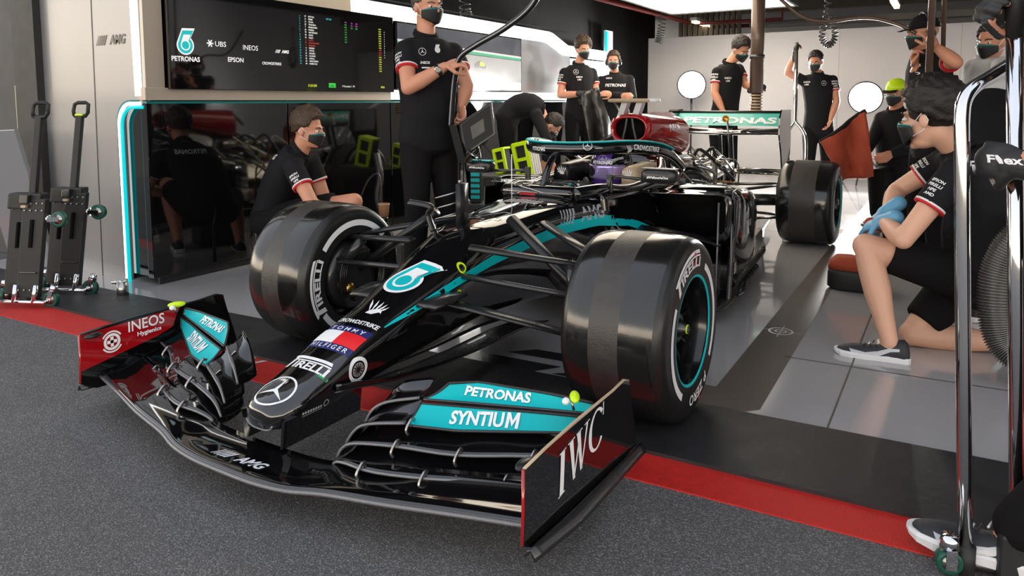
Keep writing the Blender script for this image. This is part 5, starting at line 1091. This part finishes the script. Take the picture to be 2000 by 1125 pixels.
# driver in the cockpit
def driver():
    t = thing('person', 'driver in purple helmet seated in the cockpit under the halo', 'person', (0, 1.6, .1))
    b = MB(); b.ell((0, 1.62, .50), (.21, .12, .15), 'shirt_black'); b.ell((0, 1.55, .35), (.19, .16, .22), 'shirt_black')
    for s in (1, -1): b.tube([(s*.2, 1.58, .54), (s*.23, 1.38, .50), (s*.12, 1.10, .62)], [.058, .05, .036], 'shirt_black', round_ends=True); b.tube([(s*.1, 1.5, .25), (s*.11, 1.1, .42), (s*.09, .7, .3)], [.085, .07, .05], 'shirt_black', round_ends=True)
    b.tube([(0, 1.5, .5), (0, 1.46, .70)], .06, 'shirt_black', round_ends=True); b.ell((0, 1.46, .74), (.09, .11, .12), 'shirt_black')
    remesh(b, .012, 4, 'shirt_black').build('body', t)
    g = MB()
    for s in (1, -1): hand(g, (s*.12, 1.09, .625), (0, -1, .3), (-s, 0, 0), 1.1, s, 1.05, 'glove_black', 1.2)
    g.build('gloves', t)
    c = V((.025, 1.50, .757)); h = MB(); vs = []; nu, nv = 40, 24
    h.ell(c, (.125, .150, .135), 'black_paint', None, 40, 24); h.loft([[c+V((.118*cos(a)*q, .15*sin(a)*q*.98-.006, z)) for a in [2*pi*i/36 for i in range(36)]] for z, q in ((-.02, 1.0), (-.08, .96), (-.118, .86), (-.125, .78))], 'helmet_purple')
    ht = h.bvh()
    decal(h, ht, text_fit('PETRONAS', .12, .019, .03), c+V((0, -.2, .036)), (1, 0, 0), (0, 0, 1), 'white_vinyl', .003, .02, .3)
    decal(h, ht, polys2d([(-.045, 0), (.045, 0), (.055, .10), (-.055, .10)]), c+V((0, -.2, .048)), (1, 0, 0), (0, .3, 1), 'helmet_purple', .002, .02, .3)
    decal(h, ht, star2d(.026), c+V((0, -.2, .082)), (1, 0, 0), (0, .4, 1), 'silver_vinyl', .004, .01, .3)
    decal(h, ht, text_fit('CROWDSTRIKE', .1, .014, .02), c+V((.1, -.15, .066)), (.8, .6, .25), (-.1, .2, 1), 'white_vinyl', .003, .02, .3); decal(h, ht, text_fit('EPSON', .04, .01, .02), c+V((.12, -.05, .035)), (.5, .85, 0), (0, 0, 1), 'silver_vinyl', .003, .02, .3)
    decal(h, ht, text_fit('INEOS', .07, .016, .02), c+V((0, -.2, -.112)), (1, 0, 0), (0, 0, 1), 'white_vinyl', .004, .02, .3)
    o = h.build('helmet', t)
    v = MB(); v.grid(lambda u, w_: c+V((.127*sin(lerp(-1.15, 1.15, u)), -.154*cos(lerp(-1.15, 1.15, u)), lerp(-.058, .022, w_))), 24, 6, 'visor'); vv = v.build('visor', o, label='violet mirrored visor'); vv.modifiers.new('s', 'SOLIDIFY').thickness = .003
driver()
# ------------------------------------------------------------------ equipment
mk('hose_brown', (.10, .062, .045), .35, .2, .2)
mk('castor_green', '0E4A3C', .4)
mk('board_black', (.013, .013, .014), .55, bump=.2, bscale=60)
mk('paper_cup', 'B98A60', .6)
def castor(t, c, fwd, up, r=.045):
    """swivel wheel: chrome fork, green tyre, steel hub"""
    c = V(c); ax = V(fwd).normalized(); up = V(up).normalized()
    b = MB(); b.lathe([(-.014, r*.6), (-.016, r*.85), (-.012, r), (.012, r), (.016, r*.85), (.014, r*.6)], c, ax, 'castor_green', 28)
    w_ = b.build('castor_wheel', t); h = MB(); h.lathe([(-.015, .001), (-.016, r*.62), (.016, r*.62), (.017, .012), (.022, .012), (.022, .001)], c, ax, 'steel', 24)
    for s in (1, -1): h.loft([[c+ax*(.022*s+e)+up*z+ax.cross(up)*w2 for e in (-.002, .002) for w2 in ((.012, -.012) if e < 0 else (-.012, .012))] for z in (-.012, r*1.25)], 'chrome', smooth=False)
    h.tube([c+up*r*1.2, c+up*(r*1.2+.03)], [.024, .018], 'chrome', seg=14); h.build('castor_fork', w_)
def trolley(base, lab, lime):
    B = V(base); u = V((.90, .43, 0)); n = V((.43, -.90, 0)); R = Matrix((u, -n, V((0, 0, 1)))).transposed(); sh = Matrix(((1, 0, .12), (0, 1, .04), (0, 0, 1)))
    L = lambda x, y, z: B+R @ (sh @ V((x, y, z)))
    t = thing('folding_trolley', lab, 'trolley', (B.x, B.y, 0), 'folding trolleys by the silver wall')
    def bx(c, d, m, bev=.006):
        b = MB().box((0, 0, 0), d, m, None, bev); M = (R @ sh); b.v = [L(*c)+M @ p for p in b.v]; return b
    f = bx((.045, -.03, .335), (.135, .035, .56), 'board_black'); f.merge(bx((.045, -.05, .42), (.022, .012, .16), 'dark_gap')); f.merge(bx((.045, -.05, .20), (.10, .012, .012), 'dark_steel'))
    for x in (-.005, .03, .065, .10):
        for z in (.59, .55, .10): f.merge(bx((x, -.05, z), (.010, .008, .010), 'steel', .003))
    f.build('front_board', t)
    k = bx((-.085, .03, .335), (.125, .035, .56), 'board_black'); k.merge(bx((-.085, .008, .40), (.018, .012, .15), 'dark_gap')); 
    for x in (-.13, -.085, -.04):
        for z in (.59, .55): k.merge(bx((x, .010, z), (.010, .008, .010), 'steel', .003))
    k.build('rear_board', t)
    c = bx((-.02, -.01, .60), (.20, .07, .09), 'board_black', .01); c.merge(bx((.0, -.06, .615), (.05, .03, .05), 'dark_steel', .006)); c.merge(bx((.0, -.062, .575), (.03, .02, .015), 'tan_and_reflection', .003)); c.build('clamp', t)
    bx((-.0, .0, .84), (.042, .03, .46), 'board_black', .006).build('stem', t)
    g = MB(); pts = [L(x, 0, z) for x, z in ((-.035, 1.07), (-.045, 1.10), (-.04, 1.14), (-.02, 1.15), (.03, 1.15), (.048, 1.14), (.048, 1.09), (.036, 1.07), (-.035, 1.07))]; g.tube(pts, .011, 'board_black', seg=8)
    if lime: g.merge(bx((.0, -.002, 1.078), (.05, .026, .012), 'lime_paint', .003))
    g.build('grip', t)
    for x, y, z in ((.185, -.02, .50), (.175, -.02, .045)): castor(t, L(x, y, z), n, (.3, .1, .9) if z < .2 else u*-1)
    castor(t, L(-.16, .05, .045), u, (0, 0, 1)); castor(t, L(-.09, -.16, .045), n, (0, 0, 1))
    for x in (-.13, -.02, .10): TU([L(x, -.06, .03), L(x, -.05, .13)], .014, 'chrome', seg=12).build('tube_foot', t)
    TU([L(-.15, -.06, .035), L(.17, -.06, .035)], .012, 'chrome', seg=10).build('axle', t)
trolley((-2.726,-0.477,-0), 'black folding trolley with green castors and plain grip, nearest the left edge', False)
trolley((-2.805,-0.214,0), 'black folding trolley with green castors and lime marked grip beside the silver wall', True)
b = MB(); bq = V((-2.434,-0.075,0)); b.tube([bq+V((-.10, .0, .07)), bq+V((0, 0, .08))], .012, 'chrome'); b.tube([bq+V((0, 0, .085)), bq+V((0, 0, .0))], [.03, .034], 'steel', seg=16)
single(b, 'levelling_foot', 'chrome levelling foot on the mat at the corner of the lit wall', 'foot')
# hanging monitor on its curved overhead pipe
mk('screen_off', (.022, .022, .021), .6, spec=.2)
t = thing('boom_monitor', 'black monitor hanging from a curved overhead pipe beside the standing man', 'monitor', (-0.565,0.935,0.999))
pp = bez([(-0.053,0.803,1.739), (-0.14,0.812,1.628), (-0.307,0.829,1.534), (-0.501,0.847,1.457), (-0.608,0.847,1.394), (-0.663,0.873,1.289), (-0.702,0.9,1.144), (-0.727,0.917,1.015)], 6)
TU(pp, .0165, 'black_satin', seg=14).build('pipe', t)
TU([p+V((.0, -.018, -.004)) for p in pp], .0045, 'silver_vinyl', seg=6).build('cable', t)
a, c, d, e = V((-0.657,0.9,1.022)), V((-0.499,0.996,1.144)), V((-0.476,0.996,0.963)), V((-0.62,0.9,0.847)); n_ = (c-a).cross(e-a).normalized()
if n_.dot(V((1.75, -2.5, 1.1))-a) < 0: n_ = -n_
MB().poly([a, c, d, e], -n_*.035, 'black_satin').build('housing', t)
q = (a+c+d+e)/4; MB().add([q+(p-q)*.90+n_*.002 for p in (a, c, d, e)], [(0, 1, 2, 3)], 'screen_off', False).build('screen', t)
b = MB(); b.tube([a+n_*.004, c+n_*.004, d+n_*.004, e+n_*.004, a+n_*.004], .005, 'dark_steel', seg=6); b.build('bezel', t)
b = MB(); f0, f1 = V((-0.694,0.891,1.016)), V((-0.622,0.882,0.801)); b.loft([[p+V(o) for o in ((-.03, 0, 0), (.03, -.01, 0), (.03, .06, 0), (-.03, .06, 0))] for p in (f0, f0.lerp(f1, .5), f1)], 'black_glass', smooth=False); b.build('control_box', t)
for k in range(5): TU(bez([q-n_*.03+V((0, 0, -.1)), q+V((.02*k-.03, -.05, -.13-.012*k)), q+V((.05-.02*k, -.02, -.17+.01*k))], 4), .005, 'chrome' if k % 2 else 'dark_steel', seg=6).build('plug', t)
# coiled cables
def coil(pts, r, turns, m, lab, drop=None, th=.006):
    P = bez(pts, 10); N = turns*10; path = []
    for i in range(N+1):
        f = i/N*(len(P)-1); k = min(int(f), len(P)-2); c = P[k].lerp(P[k+1], f-k); d = (P[k+1]-P[k]).normalized(); s = d.cross(V((.3, .9, .2))).normalized(); w_ = d.cross(s); a = 2*pi*i/10; path.append(c+(s*cos(a)+w_*sin(a))*r)
    b = MB().tube(([V(drop)] if drop else [])+path, th, m, seg=6); return single(b, 'coiled_cable', lab, 'cable', 'coiled air lines under the ceiling')
coil([(-2.079,3,2.251), (-2.081,3,2.023), (-2.065,3,1.93)], .05, 6, 'black_satin', 'black coiled cable hanging above the standing man')
coil([(-2.038,8.15,2.558), (-2.08,8.15,2.211), (-2.118,8.15,2.029)], .055, 14, 'dark_steel', 'dark coiled cable hanging from the left corner of the light box', ((-2.038,8.15,2.558)[0], 8.15, 2.92))
coil([(0.806,4.2,2.12), (0.805,4.2,1.908), (0.768,4.2,1.696), (0.823,4.2,1.616), (0.872,4.2,1.691), (0.838,4.2,1.863)], .024, 26, 'dark_steel', 'looped coiled cable hanging right of the light box')
TU(bez([(0.531,3.2,1.991), (0.753,3.2,1.777), (0.929,3.2,1.715), (1.195,3.2,1.727), (1.388,3.2,1.674), (1.514,3.2,1.598)], 8), .013, 'hose_brown').build('b')
o = bpy.data.objects['b']; o.name = 'overhead_hose'; o['label'] = 'brown hose sagging under the ceiling to the man in the cap'; o['category'] = 'hose'
a = V((1.605,2.95,1.16)); single(TU([a, (a.x, a.y, 2.93)], .022, 'hose_brown', seg=12), 'hanging_rod', 'thick brown rod hanging in front of the man in the cap', 'rod')
a = V((1.675,3.1,1.495)); single(TU([a, (a.x-.03, a.y, 2.93)], .014, 'hose_brown', seg=12), 'hanging_rod', 'thin short brown rod hanging right of the thick one', 'rod')
# brown hanging tube with spring hose
t = thing('extraction_tube', 'brown hanging tube with a ribbed spring end', 'tube', (-0.035,5.4,1.133))
a = V((-0.033,5.4,1.229)); TU([a, (a.x, a.y, 2.40)], .068, 'hose_brown', seg=24).build('tube', t)
TU([a+V((0, 0, .36)), a+V((0, 0, .40))], .076, 'dark_steel', seg=24).build('clamp', t)
b = MB(); b.tube([a+V((0, 0, -.0)), a+V((0, 0, -.26))], .05, 'hose_brown', seg=20); 
for k in range(8): b.tube([a+V((0, 0, -.015-.032*k)), a+V((0, 0, -.028-.032*k))], .064, 'tan_and_reflection', seg=20)
b.build('spring_hose', t)
# black jacket over the curly haired man's arm
b = MB(); A = [V((-1.874,5,1.243)), V((-1.729,5.1,1.3)), V((-1.535,5.1,0.779)), V((-1.78,5,0.615))]
mk('jacket_black', (.012, .011, .011), .3, bump=.5, bscale=14, coat=.2)
b.grid(lambda u, v: A[0].lerp(A[1], u).lerp(A[3].lerp(A[2], u), v)+V((.3, -.6, 0))*(.06*sin(u*9+v*2)*(.3+v)+.03*noise.noise(V((u*4, v*4, 2)))), 24, 18, 'jacket_black')
single(b, 'folded_jacket', 'shiny black jacket draped over the arm of the curly haired man', 'jacket', mods=(('SOLIDIFY', dict(thickness=.03)),))
# chrome jack frame and pole at the right edge
t = thing('chrome_stand', 'tall bent chrome tube stand at the right, in front of the kneeling man', 'stand', (1.826,-0.481,0))
a = V((1.826,-0.481,0)); c = V((1.771,-0.48,1.088)); pts = [a+V((0, 0, .02)), a.lerp(c, .5), c, V((1.773,-0.47,1.141)), V((1.79,-0.45,1.175)), V((1.825,-0.41,1.202)), V((1.876,-0.36,1.238)), V((1.954,-0.3,1.273))]
TU([pts[0], pts[1]]+bez(pts[2:], 6), .0165, 'chrome', seg=20).build('frame_tube', t)
TU([a+V((0, 0, 0)), a+V((0, 0, .07))], .021, 'dull_rubber', seg=16).build('foot', t)
TU([a+V((-.06, 0, .02)), a+V((.2, .05, .02))], .014, 'dark_steel', seg=10).build('cross_bar', t)
castor(t, a+V((-.035, -.02, .03)), (.3, -1, 0), (0, 0, 1), .03)
t = thing('chrome_pole', 'straight chrome pole at the right edge held by black gloves', 'pole', (1.937,-0.41,0))
a = V((1.937,-0.4,0)); c = V((1.865,-0.45,1.293))
TU([a, a.lerp(c, .5), c], .0175, 'chrome', seg=20).build('tube', t); TU([c, c+(c-a).normalized()*.16], .0185, 'dull_rubber', seg=16).build('grip', t)
BX(a+V((-.015, -.07, .06)), (.07, .03, .13), 'board_black', rotz(.4), .01).build('base_plate', t)
# grip sleeve lettering glove
# corrugated hose
pts = bez([(2.079,1.02,0.655), (1.99,1.02,0.589), (1.937,1.02,0.453), (1.935,1,0.288), (1.97,0.98,0.167), (2.052,0.96,0.117), (2.167,0.98,0.12)], 14); rr = [.068+.010*(1 if i % 2 else -1) for i in range(len(pts))]
fin = []; rf = []
for i in range(len(pts)-1):
    for k in range(2): fin.append(pts[i].lerp(pts[i+1], k/2)); rf.append(.064 if k == 0 else .053)
mk('hose_ribbed', (.035, .034, .032), .45)
b = MB(); b.tube(fin, rf, 'hose_ribbed', seg=22)
for i in range(0, len(fin)-1, 2):
    d = (fin[i+1]-fin[i]).normalized(); s = d.cross(V((0, .9, .3))).normalized(); w_ = d.cross(s); b.tube([fin[i]+(s*cos(k)+w_*sin(k))*.0645 for k in [2*pi*j/20 for j in range(21)]], .0012, 'steel', seg=4)
single(b, 'corrugated_hose', 'thick black ribbed hose curling at the right edge beside the kneeling man', 'hose')
# rear jack
t = thing('rear_jack', 'chrome rear jack with a tall handle behind the right rear of the car', 'jack', (-0.521,10.412,0))
h0, h1 = V((0.097,6.85,1.831)), V((0.435,5,0.943)); TU([h0, h1], .02, 'chrome', seg=12).build('handle', t); TU([h0, h0.lerp(h1, .08)], .026, 'dull_rubber', seg=12).build('grip', t)
for f0, f1 in ((V((0.377,4.9,0.796)), V((0.414,4.75,0.5))), (V((0.549,4.9,0.8)), V((0.583,4.75,0.508)))):
    TU(bez([h1, f0, f1, V((f1.x, 4.72, .05))], 5), .016, 'chrome', seg=10).build('fork', t); MB().lathe([(-.03, .001), (-.03, .06), (.03, .06), (.03, .001)], (f1.x, 4.72, .06), (1, 0, 0), 'dull_rubber', 24).build('wheel', t)
# orange blanket, spare wheel, bag, gun
A = [V((0.771,4.3,0.782)), V((1.104,4.5,1.061)), V((1.174,4.4,0.497)), V((0.949,4.2,0.473))]
b = MB(); fn = lambda u, v: A[0].lerp(A[1], u).lerp(A[3].lerp(A[2], u), v)+V((.3, -.8, 0))*(.05*sin(u*6+v*3)+.03*noise.noise(V((u*5, v*5, 7)))); b.grid(fn, 24, 18, 'orange_fabric'); b.tube([fn(i/24, 0) for i in range(25)], .022, 'shirt_black', seg=8)
mk('orange_dark', '7E2A18', .8, bump=.3)
single(b, 'tyre_blanket', 'rust orange tyre blanket with a black hem held up behind the right rear tyre', 'blanket', mods=(('SOLIDIFY', dict(thickness=.02)),))
c = V((1.28,2.207,0)); t = thing('tool_bag', 'black and orange tool bag on the floor beside the kneeling man', 'bag', tuple(c))
b = MB(); b.loft([[c+V((x, y, z)) for x, y in [(.15*abs(cos(k))**.6*(1 if cos(k) > 0 else -1)*q, .10*abs(sin(k))**.6*(1 if sin(k) > 0 else -1)*q+.1) for k in [2*pi*i/20 for i in range(20)]]] for z, q in ((.0, .85), (.02, 1.), (.10, 1.0), (.13, .97))], 'board_black'); b.build('body', t)
b = MB(); b.loft([[c+V((x, y, z)) for x, y in [(.15*abs(cos(k))**.6*(1 if cos(k) > 0 else -1)*q, .10*abs(sin(k))**.6*(1 if sin(k) > 0 else -1)*q+.1) for k in [2*pi*i/20 for i in range(20)]]] for z, q in ((.128, .99), (.17, .95), (.20, .75))], 'orange_fabric'); b.build('lid', t)
c = V((1.489,1.28,0.565)); t = thing('wheel_gun', 'black and orange tool held in the blue gloves of the kneeling man', 'tool', tuple(c))
TU([c+V((-.05, .03, .0)), c+V((.10, .02, -.02))], .030, 'orange_fabric', seg=14, round_ends=True).build('body', t); TU([c+V((.02, .02, -.02)), c+V((.03, .02, -.12))], .02, 'board_black', seg=10, round_ends=True).build('handle', t)
# cup and can on a low black crate
c = V((-1.546,1.25,0.2)); c = V((c.x, c.y, .20)); single(BX((c.x, c.y, .10), (.34, .26, .20), 'board_black', rotz(.4), .012), 'crate', 'low black crate behind the front suspension holding a can and a cup', 'crate')
t = thing('drink_can', 'tall black drink can with green claw marks standing on the low crate', 'can', (c.x, c.y, .2)); b = MB(); b.lathe([(0, .022), (.004, .030), (.155, .031), (.165, .026), (.165, .001)], c, (0, 0, 1), 'black_paint', 28)
zt = b.bvh(); dv = V((1.75, -2.5, 0))-V((c.x, c.y, 0)); dv.normalize(); uu = dv.cross(V((0, 0, -1))); decal(b, zt, polys2d(*[[(x-.003, -.05), (x+.003, -.045), (x+.005, .05), (x-.004, .045)] for x in (-.014, 0, .014)]), c+V((0, 0, .085))+dv*.1, uu, (0, 0, 1), 'green_vinyl', .001, .02, .2); b.build('body', t)
b = MB(); b.lathe([(.167, .001), (.167, .030), (.255, .040), (.258, .040), (.256, .037), (.20, .032)], c, (0, 0, 1), 'paper_cup', 28); b.lathe([(.250, .0405), (.257, .0415), (.258, .038)], c, (0, 0, 1), 'tan_and_reflection', 28); single(b, 'paper_cup', 'brown paper cup stacked on top of the black drink can', 'cup')
# lime boxes on a black cabinet
LB = V((-1.415,3.05,0.487)); cz = LB.z
t = thing('tool_cabinet', 'low black cabinet under the lime boxes behind the cockpit', 'cabinet', (LB.x-.16, 3.2, 0)); BX((LB.x-.18, 3.2, cz/2), (.72, .38, cz-.02), 'black_satin', rotz(.2), .01).build('body', t); BX((LB.x-.18, 3.2, cz-.012), (.76, .42, .02), 'dark_steel', rotz(.2), .004).build('worktop', t)
def lime(c, s, lab, white):
    t = thing('lime_box', lab, 'box', tuple(c), 'lime boxes'); R = rotz(-.08) @ roty(-.22); b = MB()
    w_, d_, h = .14*s, .14*s, .30*s; o = V((0, 0, h/2))
    for x in (-w_/2, w_/2): b.merge(BX(o+V((x, -d_/2, 0)), (.036*s, .02, h), 'lime_paint'))
    for z in (-h/2+.012, 0, h/2-.012): b.merge(BX(o+V((0, -d_/2, z)), (w_+.028*s, .021, .03*s), 'lime_paint'))
    b.merge(BX(o+V((0, 0, h/2)), (w_+.03, d_, .02), 'lime_paint'))
    b.v = [V(c)+R @ p for p in b.v]; b.build('frame', t)
    b = BX(o, (w_, d_*.9, h*.97), 'board_black'); b.v = [V(c)+R @ p for p in b.v]; b.build('core', t)
    if white:
        b = MB(); [b.merge(BX(o+V((w_/2+.014, -d_/2+.03+.035*k, 0)), (.012, .020, h), 'white_vinyl')) for k in range(4)]; b.v = [V(c)+R @ p for p in b.v]; b.build('side_panel', t)
lime(V((LB.x-.07, 3.14, cz)), 1.0, 'lime yellow framed box with white slats standing on the low cabinet', True)
lime(V((LB.x-.40, 3.26, cz)), .75, 'smaller lime framed box behind the hanging monitor', False)
c = V((-1.493,2.3,0.372)); b = BX(c+V((0, 0, .10)), (.09, .08, .26), 'board_black', rotz(.4), .01)
for k in range(5): b.merge(BX(c+V((.016, -.04, .02+.045*k)), (.07, .02, .026), 'teal_paint', rotz(.4)))
t = thing('battery_pack', 'black pack with five teal bars beside the standing man', 'battery pack', (c.x, c.y, 0)); b.build('pack', t); BX((c.x, c.y, (c.z-.03)/2), (.25, .22, c.z-.03), 'board_black', rotz(.4), .01).build('base', t)
# hoses and cables against the black wall
for i, (q, lab) in enumerate((([(-2.19,1.9,0.736), (-2.112,1.85,0.559), (-2.094,1.8,0.361), (-1.95, 1.8, .05)], 'thick black hose hanging by the wall left of the standing man'), ([(-2.016,1.5,0.403), (-1.91,1.5,0.582), (-1.799,1.5,0.607), (-1.777,1.5,0.325), (-1.7, 1.5, .02)], 'thin grey hose looping behind the far front tyre'))):
    single(TU(bez(q, 8), (.03, .007)[i], ('black_satin', 'dark_steel')[i], seg=12), 'service_hose', lab, 'hose')
single(TU(bez([(-1.511,1.9,0.76), (-1.448,1.85,0.574), (-1.395,1.8,0.422), (-1.45, 1.8, .01)], 8), .006, 'orange_fabric', seg=8), 'orange_cable', 'thin orange cable hanging beside the legs of the standing man', 'cable')
b = MB(); c = V((-2.246,0.75,0.278)); b.tube([c+V((-.04, 0, .13)), c, V((c.x, c.y, .02))], [.006, .010, .014], 'dark_steel', seg=8); single(b, 'radio_antenna', 'thin dark rod standing behind the crouching man', 'rod')
